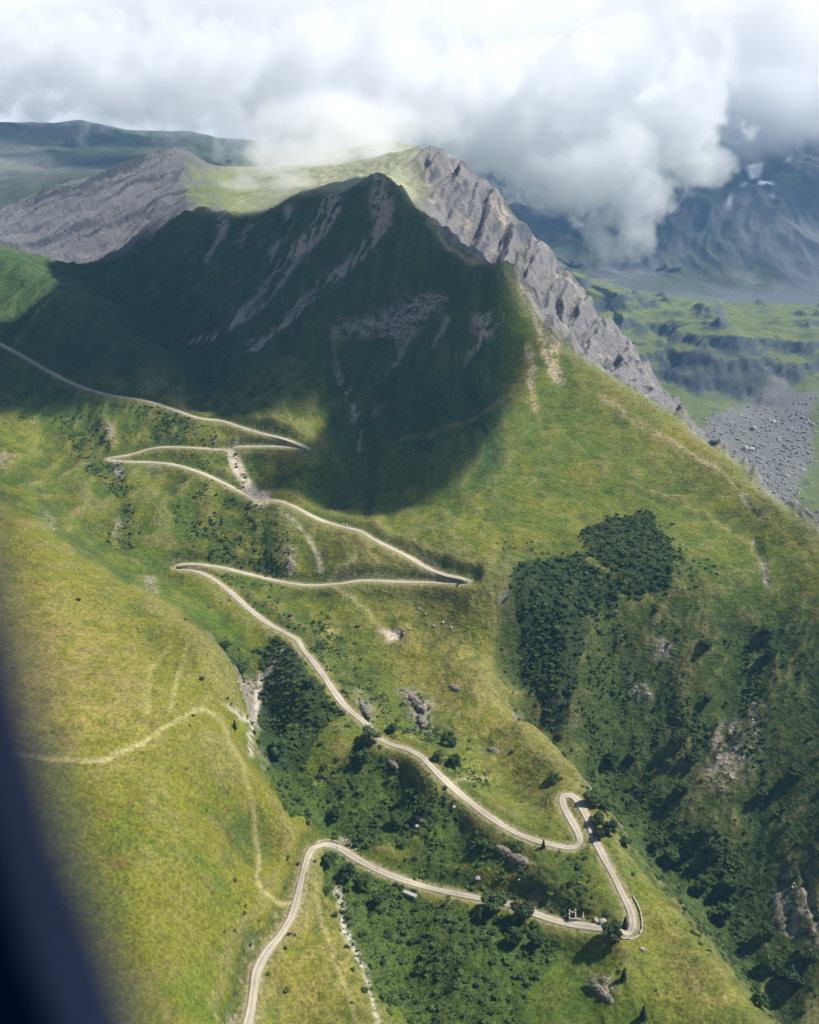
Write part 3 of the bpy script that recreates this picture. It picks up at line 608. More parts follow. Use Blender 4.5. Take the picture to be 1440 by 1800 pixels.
# ------------------------------------------------------------------ air: one box of even haze
def haze():
    z0 = float(Z.min()) - 1.0; z1 = 420.0
    x0, x1, y0, y1 = -7600.0, 7600.0, -700.0, 9700.0
    v = [(x, y, z) for z in (z0, z1) for y in (y0, y1) for x in (x0, x1)]
    f = [(0, 2, 3, 1), (4, 5, 7, 6), (0, 1, 5, 4), (2, 6, 7, 3), (0, 4, 6, 2), (1, 3, 7, 5)]
    me = bpy.data.meshes.new('haze'); me.from_pydata(v, [], f); o = bpy.data.objects.new('haze', me); COL.objects.link(o)
    m = bpy.data.materials.new('haze_air'); m.use_nodes = True; N = m.node_tree.nodes; N.clear()
    out = N.new('ShaderNodeOutputMaterial'); pv = N.new('ShaderNodeVolumePrincipled')
    pv.inputs['Color'].default_value = (0.24, 0.55, 1.0, 1); pv.inputs['Density'].default_value = HAZE; pv.inputs['Anisotropy'].default_value = 0.0
    m.node_tree.links.new(pv.outputs[0], out.inputs['Volume']); me.materials.append(m)
    tag(o, kind='stuff'); return o
HAZE = 5.8e-5
haze()

# ------------------------------------------------------------------ clouds: real density grids grown from puffs and noise
def cloud_mat(name, g=0.0, dens=1.0):
    m = bpy.data.materials.new(name); m.use_nodes = True; N = m.node_tree.nodes; N.clear()
    out = N.new('ShaderNodeOutputMaterial'); pv = N.new('ShaderNodeVolumePrincipled')
    pv.inputs['Color'].default_value = (0.995, 0.997, 1.0, 1); pv.inputs['Density'].default_value = dens; pv.inputs['Anisotropy'].default_value = g
    pv.inputs['Density Attribute'].default_value = 'density'
    m.node_tree.links.new(pv.outputs[0], out.inputs['Volume']); return m
def puff_point(px, py, r):
    th, td = pix_dir(px, py); return np.array([r * math.sin(th), r * math.cos(th), -r * float(td)])
def make_cloud(name, puffs, step, density, noise_m, erode, g=0.0, seed=0.0, edge=0.35):
    """puffs: (x, y, z, radius x, radius y, radius z)"""
    P = np.array(puffs); lo = (P[:, :3] - P[:, 3:] * 1.15).min(0); hi = (P[:, :3] + P[:, 3:] * 1.15).max(0); ctr = (lo + hi) / 2
    ng = bpy.data.node_groups.new(name, 'GeometryNodeTree'); ng.interface.new_socket('Geometry', in_out='OUTPUT', socket_type='NodeSocketGeometry')
    N = ng.nodes; L = ng.links
    def math_(op, a, b=None, c_=None):
        n = N.new('ShaderNodeMath'); n.operation = op
        for k, v in enumerate((a, b, c_)):
            if v is None: continue
            if isinstance(v, (int, float)): n.inputs[k].default_value = float(v)
            else: L.new(v, n.inputs[k])
        return n.outputs[0]
    pos = N.new('GeometryNodeInputPosition').outputs[0]; acc = None
    for p in P:
        sub = N.new('ShaderNodeVectorMath'); sub.operation = 'SUBTRACT'; L.new(pos, sub.inputs[0]); sub.inputs[1].default_value = tuple(p[:3] - ctr)
        dv = N.new('ShaderNodeVectorMath'); dv.operation = 'DIVIDE'; L.new(sub.outputs[0], dv.inputs[0]); dv.inputs[1].default_value = tuple(p[3:])
        ln = N.new('ShaderNodeVectorMath'); ln.operation = 'LENGTH'; L.new(dv.outputs[0], ln.inputs[0])
        v = math_('SUBTRACT', 1.0, ln.outputs['Value'])
        acc = v if acc is None else math_('SMOOTH_MAX', acc, v, 0.25)
    def noise(scale, det, rough):
        n = N.new('ShaderNodeTexNoise'); n.noise_dimensions = '4D'; n.inputs['W'].default_value = seed; n.inputs['Distortion'].default_value = 0.4; n.inputs['Scale'].default_value = scale; n.inputs['Detail'].default_value = det; n.inputs['Roughness'].default_value = rough
        L.new(pos, n.inputs['Vector']); return math_('SUBTRACT', n.outputs[0], 0.5)
    big = noise(1.0 / noise_m, 8, 0.66)
    d = math_('ADD', acc, math_('MULTIPLY', big, erode))
    mr = N.new('ShaderNodeMapRange'); mr.interpolation_type = 'SMOOTHSTEP'; L.new(d, mr.inputs['Value'])
    mr.inputs['From Min'].default_value = 0.0; mr.inputs['From Max'].default_value = edge; mr.inputs['To Max'].default_value = density
    vc = N.new('GeometryNodeVolumeCube'); L.new(mr.outputs[0], vc.inputs['Density'])
    vc.inputs['Min'].default_value = tuple(lo - ctr); vc.inputs['Max'].default_value = tuple(hi - ctr)
    for k, ax in enumerate(('X', 'Y', 'Z')): vc.inputs['Resolution ' + ax].default_value = max(4, int((hi - lo)[k] / step))
    sm = N.new('GeometryNodeSetMaterial'); sm.inputs['Material'].default_value = cloud_mat(name + '_vapour', g)
    L.new(vc.outputs[0], sm.inputs['Geometry'])
    go = N.new('NodeGroupOutput'); L.new(sm.outputs[0], go.inputs[0])
    vd = bpy.data.volumes.new(name); o = bpy.data.objects.new(name, vd); COL.objects.link(o); o.location = tuple(ctr)
    vd.materials.append(sm.inputs['Material'].default_value)
    md = o.modifiers.new('density', 'NODES'); md.node_group = ng
    return o
def puffs_from(spec, r_scale=1.0):
    out = []
    for t in spec.split(';'):
        px, py, r, w, h, dp = [float(v) for v in t.split()]           # pixel, range, half width and height in photo pixels, half depth in metres
        c_ = puff_point(px, py, r); m = r / FPX * 1.05
        out.append((*c_, w * m, dp, h * m))
    return out

def shade_cloud():
    """the cloud above and to the right of the view whose shadow lies on the mountain"""
    S = at_verts(blur(polys('-90 600;0 592;40 575;70 540;125 512;96 474;200 440;330 372;440 380;520 345;665 305;700 330;760 395;850 455;885 500;905 560;950 592;928 640;915 690;900 722;872 760;850 800;806 850;762 885;700 893;650 905;610 885;560 882;490 872;440 862;436 820;462 800;560 782;622 748;642 712;620 698;560 712;490 735;430 742;370 732;300 722;250 702;190 700;100 722;0 728;-90 735',
        '786 900;830 884;848 910;820 935;792 938'), 1.0) * (1 - blur(polys('850 478;900 495;930 555;962 590;905 600;866 560'), 5)) * (1 - blur(strokes('420 758 26;500 746 30;570 724 32;640 700 30;655 692 14'), 2)), 10)
    ok = (-Z / RR <= run + 0.004) & (PX > -80) & (PX < 1500) & (RR < 1500) & (RR > 420) & np.isin(CL, (0, 1, 2, 3))
    H = 520.0; k = (H - Z) / SDIR[2]; cx = (X0 + SDIR[0] * k)[ok]; cyy = (Y0 + SDIR[1] * k)[ok]; sv = S[ok]
    cell = 9.0; x0, y0 = cx.min() - 150, cyy.min() - 150; nx = int((cx.max() + 150 - x0) / cell) + 1; ny = int((cyy.max() + 150 - y0) / cell) + 1
    ix = ((cx - x0) / cell).astype(int); iy = ((cyy - y0) / cell).astype(int)
    a = np.zeros((ny, nx)); n = np.zeros((ny, nx)); np.add.at(a, (iy, ix), sv); np.add.at(n, (iy, ix), 1.0)
    A, Nn = a.copy(), n.copy()
    val = np.where(n > 0, a / np.maximum(n, 1), 0); known = (n > 0).astype(float)
    f = blur(val * known, 1.2); w = blur(known, 1.2); g = blur(val * known, 5); gw = blur(known, 5)
    F = np.where(w > 0.05, f / np.maximum(w, 1e-6), np.where(gw > 1e-3, g / np.maximum(gw, 1e-6), 0)); F *= np.clip(gw * 6, 0, 1)
    F = blur(F, 1)
    xs = x0 + np.arange(nx) * cell; ys = y0 + np.arange(ny) * cell; XX, YY = np.meshgrid(xs, ys)
    wx = (3.2 * fbm(XX, YY, 130, 4, 211)).round().astype(int); wy = (3.2 * fbm(XX, YY, 130, 4, 212)).round().astype(int)
    jj0, ii0 = np.mgrid[0:ny, 0:nx]; F = blur(F[np.clip(jj0 + wy, 0, ny - 1), np.clip(ii0 + wx, 0, nx - 1)], 1)
    F = F - 0.17 + 0.48 * fbm(XX, YY, 110, 4, 201) * sstep(0.02, 0.35, F) * (1 - sstep(0.75, 1.0, F))
    T = 75 * sstep(0.0, 0.85, F) ** 1.3 * (1 + 0.35 * fbm(XX, YY, 140, 4, 202)); T[0] = T[-1] = 0; T[:, 0] = T[:, -1] = 0
    on = T > 0.25
    # closed shell: tops and undersides over the cells where all four corners hold vapour
    cells = on[:-1, :-1] | on[1:, :-1] | on[:-1, 1:] | on[1:, 1:]
    idx = -np.ones((ny, nx), int); use = np.zeros((ny, nx), bool)
    for dj in (0, 1):
        for di in (0, 1): use[dj:ny - 1 + dj, di:nx - 1 + di] |= cells
    idx[use] = np.arange(use.sum()); m = int(use.sum()); T = np.maximum(T, 0)
    top = np.stack([XX[use], YY[use], H + 0.7 * T[use]], 1); bot = np.stack([XX[use], YY[use], H - 0.3 * T[use] - 0.02], 1)
    jj, ii = np.nonzero(cells); q = np.stack([idx[jj, ii], idx[jj, ii + 1], idx[jj + 1, ii + 1], idx[jj + 1, ii]], 1)
    faces = np.concatenate([q, q[:, ::-1] + m])
    e = {}
    for a_, b_ in np.concatenate([q[:, [0, 1]], q[:, [1, 2]], q[:, [2, 3]], q[:, [3, 0]]]).tolist():
        if (b_, a_) in e: del e[(b_, a_)]
        else: e[(a_, b_)] = 1
    side = [(b_, a_, a_ + m, b_ + m) for a_, b_ in e]
    me = bpy.data.meshes.new('shade_cloud'); me.from_pydata(np.concatenate([top, bot]).tolist(), [], faces.tolist() + side)
    o = bpy.data.objects.new('cloud', me); COL.objects.link(o)
    mm = bpy.data.materials.new('dense_vapour'); mm.use_nodes = True; N = mm.node_tree.nodes; N.clear()
    out = N.new('ShaderNodeOutputMaterial'); pv = N.new('ShaderNodeVolumePrincipled'); pv.inputs['Density'].default_value = 0.05; pv.inputs['Color'].default_value = (0.99, 0.995, 1, 1)
    mm.node_tree.links.new(pv.outputs[0], out.inputs['Volume']); me.materials.append(mm)
    tag(o, 'broad white cloud high over the mountain that throws its dark shadow', 'cloud')
shade_cloud()
CLOUDS = True
if CLOUDS:
    o = make_cloud('cloud', puffs_from('1050 170 2900 190 120 130;1000 290 2800 105 80 110;1085 330 2700 80 95 90;1115 405 2650 38 55 50;1180 240 2850 100 75 110;1255 285 2850 46 34 60;930 200 3000 150 100 130;850 190 3200 120 80 140'),
                   8, 0.010, 170, 3.7, g=0.1, seed=1.3, edge=0.16)
    tag(o, 'bright white cloud tongue hanging in front of the blue far mountain', 'cloud', 'clouds over the mountains')
    o = make_cloud('cloud', puffs_from('560 225 2500 130 60 150;470 285 1780 60 36 70;540 295 1800 60 34 70;600 250 2300 90 50 130;510 320 1650 36 16 40;700 235 2500 90 50 120;690 282 1700 44 24 50;420 150 3600 250 80 180;150 120 4100 260 70 200;620 130 3400 220 90 180;780 225 2400 40 30 70'),
                   10, 0.007, 150, 4.2, g=0.1, seed=5.1, edge=0.35)
    tag(o, 'grey-white cloud bank trailing wisps over the pale plateau behind the peak', 'cloud', 'clouds over the mountains')
    o = make_cloud('cloud', puffs_from('600 215 2300 110 50 120;560 272 1900 105 36 90;480 298 1740 66 34 60;430 322 1640 40 16 40;690 262 1800 60 24 60;640 240 2000 90 36 90;520 325 1600 40 14 36;735 290 1650 18 22 40'),
                   6, 0.010, 95, 4.4, g=0.1, seed=2.2, edge=0.7)
    tag(o, 'ragged white wisps spilling down over the crest left of the peak', 'cloud', 'clouds over the mountains')
    o = make_cloud('cloud', puffs_from('1330 180 4400 170 75 220;1450 180 4400 180 75 220;1200 150 4700 200 90 260;1380 60 4700 300 130 300;880 250 4600 80 60 160;1600 170 4500 200 90 260'),
                   20, 0.006, 420, 3.0, g=0.1, seed=9.4, edge=0.6)
    tag(o, 'flat grey cloud hiding the top of the far mountain on the right', 'cloud', 'clouds over the mountains')


# ------------------------------------------------------------------ road surface
def mesh_obj(name, v, f, mats, parent=None, smooth=False, cols=None):
    me = bpy.data.meshes.new(name); me.from_pydata([tuple(map(float, p)) for p in v], [], f)
    if smooth: me.shade_smooth()
    if cols is not None:
        at = me.color_attributes.new('tint', 'FLOAT_COLOR', 'POINT'); at.data.foreach_set('color', np.concatenate([cols, np.ones((len(cols), 1))], 1).astype(np.float32).ravel())
    for m in (mats if isinstance(mats, (list, tuple)) else [mats]): me.materials.append(m)
    o = bpy.data.objects.new(name, me); COL.objects.link(o)
    if parent is not None: o.parent = parent
    return o
def noisy_mat(name, col, var=0.35, scale=1.0, rough=0.9, bump=0.4, random_tint=0.0, attr=False, spec=0.2):
    m, nt, N, L, B = new_mat(name)
    geo = N.new('ShaderNodeNewGeometry'); n = N.new('ShaderNodeTexNoise'); n.inputs['Scale'].default_value = scale; n.inputs['Detail'].default_value = 5; n.inputs['Roughness'].default_value = 0.65
    L.new(geo.outputs['Position'], n.inputs['Vector'])
    r = N.new('ShaderNodeMapRange'); r.inputs['From Min'].default_value = 0.3; r.inputs['From Max'].default_value = 0.7; r.inputs['To Min'].default_value = 1 - var; r.inputs['To Max'].default_value = 1 + var
    L.new(n.outputs[0], r.inputs['Value']); sc = r.outputs[0]
    if random_tint:
        oi = N.new('ShaderNodeObjectInfo'); r2 = N.new('ShaderNodeMapRange'); r2.inputs['To Min'].default_value = 1 - random_tint; r2.inputs['To Max'].default_value = 1 + random_tint
        L.new(oi.outputs['Random'], r2.inputs['Value']); mu = N.new('ShaderNodeMath'); mu.operation = 'MULTIPLY'; L.new(sc, mu.inputs[0]); L.new(r2.outputs[0], mu.inputs[1]); sc = mu.outputs[0]
    vm = N.new('ShaderNodeVectorMath'); vm.operation = 'SCALE'; L.new(sc, vm.inputs['Scale'])
    if attr:
        a = N.new('ShaderNodeVertexColor'); a.layer_name = 'tint'; L.new(a.outputs['Color'], vm.inputs[0])
    else: vm.inputs[0].default_value = col
    L.new(vm.outputs[0], B.inputs['Base Color']); B.inputs['Roughness'].default_value = rough; B.inputs['Specular IOR Level'].default_value = spec
    if bump:
        bu = N.new('ShaderNodeBump'); bu.inputs['Strength'].default_value = bump; bu.inputs['Distance'].default_value = 0.15; L.new(n.outputs[0], bu.inputs['Height']); L.new(bu.outputs[0], B.inputs['Normal'])
    return m
def ground_z(x, y): return sample_grid(Z, np.arctan2(x, y), np.hypot(x, y))
def build_road():
    p = road; t = np.gradient(p, axis=0); t = np.stack([smooth1(t[:, 0], 2), smooth1(t[:, 1], 2)], 1); t /= np.linalg.norm(t, axis=1, keepdims=True); nx = np.stack([t[:, 1], -t[:, 0]], 1)
    s = np.arange(len(p)) * 2.0; far = sstep(500, 900, np.hypot(p[:, 0], p[:, 1]))
    off = np.array([-1.12, -1.0, -0.62, -0.38, 0.0, 0.38, 0.62, 1.0, 1.12]); hz = np.array([-1.6, 0.0, 0.05, 0.02, 0.09, 0.02, 0.05, 0.0, -1.6])
    base = np.array([[.24, .20, .12], [.30, .26, .18], [.40, .355, .28], [.44, .40, .33], [.30, .26, .18], [.44, .40, .33], [.40, .355, .28], [.30, .26, .18], [.24, .20, .12]])
    V = []; K = []
    for i in range(len(p)):
        hw = 2.15 + 0.3 * math.sin(s[i] * 0.05) + 0.25 * math.sin(s[i] * 0.173 + 1)
        for k in range(9):
            w = hw * off[k] + (0.18 * math.sin(s[i] * 1.3 + k) if k in (1, 7) else 0)
            V.append((p[i, 0] + nx[i, 0] * w, p[i, 1] + nx[i, 1] * w, p[i, 2] + 0.22 + hz[k]))
    V = np.array(V); q = fbm(V[:, 0], V[:, 1], 7, 3, 301); q2 = fbm(V[:, 0], V[:, 1], 45, 3, 302); K = np.tile(base, (len(p), 1)) * (1 + 0.22 * q + 0.3 * q2)[:, None]
    F = [(i * 9 + k, i * 9 + k + 1, (i + 1) * 9 + k + 1, (i + 1) * 9 + k) for i in range(len(p) - 1) for k in range(8)]
    o = mesh_obj('gravel_road', V, F, noisy_mat('gravel', None, 0.22, 1.6, 0.95, 0.5, attr=True), smooth=True, cols=np.clip(K, 0, .8)); tag(o, kind='structure')
build_road()

# ------------------------------------------------------------------ foliage and stone shapes, shared by all copies
LEAF = noisy_mat('broad_leaf', (0.054, 0.088, 0.024), 0.35, 0.8, 0.7, 0, 0.38)
LEAF2 = noisy_mat('bright_leaf', (0.090, 0.140, 0.026), 0.35, 0.8, 0.7, 0, 0.3)
NEEDLE = noisy_mat('needles', (0.022, 0.042, 0.022), 0.3, 1.2, 0.7, 0, 0.25)
BARK = noisy_mat('bark', (0.12, 0.09, 0.06), 0.3, 3.0, 0.9, 0.4)
def leaf_cloud(rng, centres, radii, n, leaf, flat=0.8):
    V = []; F = []
    for i in range(n):
        k = rng.integers(len(centres)); d = rng.normal(size=3); d /= np.linalg.norm(d); d[2] = abs(d[2]) if rng.random() < 0.6 else d[2]
        p = centres[k] + d * radii[k] * rng.uniform(0.72, 1.12) * np.array([1, 1, flat])
        a = rng.normal(size=3); a /= np.linalg.norm(a); b = np.cross(a, d + 0.3 * rng.normal(size=3)); b /= np.linalg.norm(b) + 1e-9
        s = leaf * rng.uniform(0.6, 1.4); m = len(V)
        V += [p - a * s, p + b * s * 0.8, p + a * s, p - b * s * 0.8]; F.append((m, m + 1, m + 2, m + 3))
    return V, F
def ico(sub):
    import bmesh
    bm = bmesh.new(); bmesh.ops.create_icosphere(bm, subdivisions=sub, radius=1.0)
    v = np.array([x.co[:] for x in bm.verts]); f = [tuple(q.index for q in x.verts) for x in bm.faces]; bm.free(); return v, f
ICO2 = ico(2); ICO3 = ico(3); ICO4 = ico(4)
def core(centres, radii, V, F, s=0.8, flat=0.8):
    iv, if_ = ICO2
    for c_, r in zip(centres, radii):
        m = len(V); w = 1 + 0.18 * np.sin(iv[:, 0] * 5 + c_[0] * 9) * np.cos(iv[:, 1] * 6 + c_[1] * 7)
        V += list(c_ + iv * (r * s * w)[:, None] * np.array([1, 1, flat])); F += [tuple(i + m for i in t) for t in if_]
def bush_mesh(seed, leaves=260):
    rng = np.random.default_rng(seed); n = rng.integers(4, 7); cs = []; rs = []
    for k in range(n):
        a = rng.uniform(0, 6.28); d = rng.uniform(0.15, 0.62); cs.append(np.array([d * math.cos(a), d * math.sin(a), rng.uniform(0.22, 0.62)])); rs.append(rng.uniform(0.32, 0.52))
    V, F = [], []; core(cs, rs, V, F); lv, lf = leaf_cloud(rng, cs, rs, leaves, 0.13); m = len(V); V += lv; F += [tuple(i + m for i in t) for t in lf]
    me = bpy.data.meshes.new('shrub'); me.from_pydata([tuple(map(float, p)) for p in V], [], F); return me
BUSH = [bush_mesh(k) for k in range(4)]
for k, b in enumerate(BUSH): b.materials.append(LEAF2 if k == 3 else LEAF)
def limb(V, F, a, b, r0, r1, n=7):
    a = np.array(a, float); b = np.array(b, float); d = b - a; d /= np.linalg.norm(d); u = np.cross(d, (0.3, 0.9, 0.2)); u /= np.linalg.norm(u); w = np.cross(d, u); m = len(V)
    for q, r in ((a, r0), (b, r1)):
        for k in range(n): V.append(q + (u * math.cos(6.2832 * k / n) + w * math.sin(6.2832 * k / n)) * r)
    for k in range(n): F.append((m + k, m + (k + 1) % n, m + n + (k + 1) % n, m + n + k))
def tree_meshes(seed):
    rng = np.random.default_rng(seed); cs, rs = [np.array([0, 0, 0.95])], [0.42]; V, F = [], []
    limb(V, F, (0, 0, -0.25), (0.02, 0.01, 0.62), 0.075, 0.045)
    for k in range(9):
        a = k * 2.4 + rng.uniform(-.3, .3); h = rng.uniform(0.42, 1.25); d = rng.uniform(0.3, 0.62) * (1.15 - 0.5 * abs(h - 0.75)); e = np.array([d * math.cos(a), d * math.sin(a), h])
        cs.append(e); rs.append(rng.uniform(0.26, 0.42)); limb(V, F, (0.01, 0.01, max(0.15, h - 0.45)), e, 0.03, 0.01, 5)
    tr = bpy.data.meshes.new('trunk'); tr.from_pydata([tuple(map(float, p)) for p in V], [], F); tr.materials.append(BARK)
    V, F = [], []; core(cs, rs, V, F, 0.72, 0.9); lv, lf = leaf_cloud(rng, cs, rs, 1500, 0.07, 0.9); m = len(V); V += lv; F += [tuple(i + m for i in t) for t in lf]
    cr = bpy.data.meshes.new('crown'); cr.from_pydata([tuple(map(float, p)) for p in V], [], F); cr.materials.append(LEAF); return tr, cr
TREES = [tree_meshes(50 + k) for k in range(3)]
def conifer_meshes(seed):
    rng = np.random.default_rng(seed); V, F = [], []; limb(V, F, (0, 0, -0.2), (0, 0, 2.0), 0.06, 0.008); tr = bpy.data.meshes.new('trunk'); tr.from_pydata([tuple(map(float, p)) for p in V], [], F); tr.materials.append(BARK)
    V, F = [], []
    for k in range(26):
        h = 0.18 + 1.85 * k / 26; R_ = 0.52 * (1 - h / 2.12) ** 0.8 + 0.02; nb = 11
        for j in range(nb):
            a = 6.2832 * (j + 0.5 * (k % 2)) / nb + rng.uniform(-.2, .2); L_ = R_ * rng.uniform(0.75, 1.15); e = np.array([L_ * math.cos(a), L_ * math.sin(a), h - 0.22 * L_]); s = np.array([-math.sin(a), math.cos(a), 0]) * 0.06 * (0.4 + R_); m = len(V)
            V += [np.array([0, 0, h]), e * np.array([.6, .6, 1]) + s * 1.4, e, e * np.array([.6, .6, 1]) - s * 1.4 + np.array([0, 0, -.03])]; F.append((m, m + 1, m + 2, m + 3))
    cr = bpy.data.meshes.new('crown'); cr.from_pydata([tuple(map(float, p)) for p in V], [], F); cr.materials.append(NEEDLE); return tr, cr
CON = [conifer_meshes(90)]
def rock_mesh(name, seed, sub=ICO2, sx=1.0, sy=1.0, sz=0.75, rough=0.35, mat=None):
    rng = np.random.default_rng(seed); v, f = sub; pl_ = rng.normal(size=(11, 3)); pl_ /= np.linalg.norm(pl_, axis=1, keepdims=True); off = rng.uniform(0.55, 0.9, 11)
    r = np.ones(len(v))
    for n_, o_ in zip(pl_, off):
        d = v @ n_; r = np.where(d > 1e-3, np.minimum(r, o_ / np.maximum(d, 1e-3)), r)
    w = v * r[:, None]; w = w * (1 + rough * 0.35 * perlin(w[:, 0] * 3 + seed, w[:, 1] * 3 + w[:, 2] * 2, seed))[:, None]
    me = bpy.data.meshes.new(name); me.from_pydata([(float(a * sx), float(b * sy), float(c_ * sz)) for a, b, c_ in w], [], f); me.materials.append(mat or STONE); return me
STONE = noisy_mat('grey_stone', (0.30, 0.285, 0.26), 0.35, 0.9, 0.9, 0.5, 0.3)
PALESTONE = noisy_mat('pale_stone', (0.44, 0.41, 0.35), 0.25, 1.5, 0.9, 0.5, 0.2)
CRAG = noisy_mat('crag_rock', (0.20, 0.18, 0.15), 0.55, 0.5, 0.92, 1.0)
ROCKS = [rock_mesh('boulder', 10 + k) for k in range(4)]; PROCKS = [rock_mesh('pale_boulder', 20 + k, mat=PALESTONE) for k in range(3)]

# ------------------------------------------------------------------ sowing plants and stones over the land
AREA = (R * np.gradient(LR) * R * (TH[1] - TH[0]))[:, None] * np.ones(NT)
visible = (-Z / RR <= run + 0.01) & (PX > -120) & (PX < 1560) & (PY < 2000) & (PY > 200)
def sow(density, rlo, rhi, power=1.0, seed=0):
    """density per square metre on the grid -> (x, y, z, size)"""
    rng = np.random.default_rng(seed); p = np.where(visible, density * AREA, 0) * (RD > 4.6)
    j, i = np.nonzero(rng.random(Z.shape) < p); th = TH[i] + (rng.random(len(i)) - .5) * (TH[1] - TH[0]); lr = LR[j] + (rng.random(len(i)) - .5) * (LR[1] - LR[0]) * .5
    r = np.exp(lr); x = r * np.sin(th); y = r * np.cos(th); u = rng.random(len(i)) ** power
    return np.stack([x, y, ground_z(x, y), rlo + (rhi - rlo) * u], 1)
def scatter(name, P, meshes, sink=0.1, flatten=(0.75, 1.1), seed=0):
    """one mass of plants or stones: a point cloud whose points carry shared shapes (geometry nodes)"""
    rng = np.random.default_rng(seed); me = bpy.data.meshes.new(name); me.vertices.add(len(P)); co = P[:, :3].copy(); co[:, 2] -= sink * P[:, 3]; me.vertices.foreach_set('co', co.astype(np.float32).ravel())
    s = np.stack([P[:, 3], P[:, 3], P[:, 3] * rng.uniform(*flatten, len(P))], 1).astype(np.float32)
    a = me.attributes.new('size3', 'FLOAT_VECTOR', 'POINT'); a.data.foreach_set('vector', s.ravel())
    rt = np.stack([rng.uniform(-.15, .15, len(P)), rng.uniform(-.15, .15, len(P)), rng.uniform(0, 6.28, len(P))], 1).astype(np.float32)
    a = me.attributes.new('turn', 'FLOAT_VECTOR', 'POINT'); a.data.foreach_set('vector', rt.ravel())
    a = me.attributes.new('pick', 'INT', 'POINT'); a.data.foreach_set('value', rng.integers(0, len(meshes), len(P)).astype(np.int32))
    o = bpy.data.objects.new(name, me); COL.objects.link(o)
    ng = bpy.data.node_groups.new(name, 'GeometryNodeTree'); ng.interface.new_socket('Geometry', in_out='INPUT', socket_type='NodeSocketGeometry'); ng.interface.new_socket('Geometry', in_out='OUTPUT', socket_type='NodeSocketGeometry')
    N, L = ng.nodes, ng.links; gi = N.new('NodeGroupInput'); go = N.new('NodeGroupOutput'); jn = N.new('GeometryNodeJoinGeometry')
    def attr(nm, ty):
        n = N.new('GeometryNodeInputNamedAttribute'); n.data_type = ty; n.inputs['Name'].default_value = nm; return n.outputs['Attribute']
    pick = attr('pick', 'INT'); size = attr('size3', 'FLOAT_VECTOR'); turn = attr('turn', 'FLOAT_VECTOR')
    for k, src in enumerate(meshes):
        cmpn = N.new('FunctionNodeCompare'); cmpn.data_type = 'INT'; cmpn.operation = 'EQUAL'; L.new(pick, [s_ for s_ in cmpn.inputs if s_.name == 'A' and s_.type == 'INT'][0]); [s_ for s_ in cmpn.inputs if s_.name == 'B' and s_.type == 'INT'][0].default_value = k
        oi = N.new('GeometryNodeObjectInfo'); oi.transform_space = 'ORIGINAL'; oi.inputs['Object'].default_value = src
        ip = N.new('GeometryNodeInstanceOnPoints'); L.new(gi.outputs[0], ip.inputs['Points']); L.new(cmpn.outputs[0], ip.inputs['Selection']); L.new(oi.outputs['Geometry'], ip.inputs['Instance']); L.new(turn, ip.inputs['Rotation']); L.new(size, ip.inputs['Scale'])
        L.new(ip.outputs[0], jn.inputs[0])
    L.new(jn.outputs[0], go.inputs[0])
    md = o.modifiers.new('scatter', 'NODES'); md.node_group = ng
    tag(o, kind='stuff'); return o

# ------------------------------------------------------------------ single plants and stones
def spot(px, py):
    r = float(cast(px, py)[0]); th, td = pix_dir(px, py); th = float(th); x, y = r * math.sin(th), r * math.cos(th)
    return x, y, float(ground_z(np.array([x]), np.array([y]))[0]), math.sqrt(x * x + y * y + (r * float(td)) ** 2) / FPX
def put_mesh(name, me, x, y, z, s, rz=None, sz=1.0):
    o = bpy.data.objects.new(name, me); COL.objects.link(o); o.location = (x, y, z); o.rotation_euler = (0, 0, random.uniform(0, 6.28) if rz is None else rz); o.scale = (s, s, s * sz); return o
def put_tree(name, pair, x, y, z, s, label, group, sz=1.0):
    e = bpy.data.objects.new(name, None); COL.objects.link(e); e.location = (x, y, z); e.rotation_euler = (0, 0, random.uniform(0, 6.28)); e.scale = (s, s, s * sz)
    for nm, me in zip(('trunk', 'crown'), pair):
        o = bpy.data.objects.new(nm, me); COL.objects.link(o); o.parent = e
    tag(e, label, 'tree', group); return e
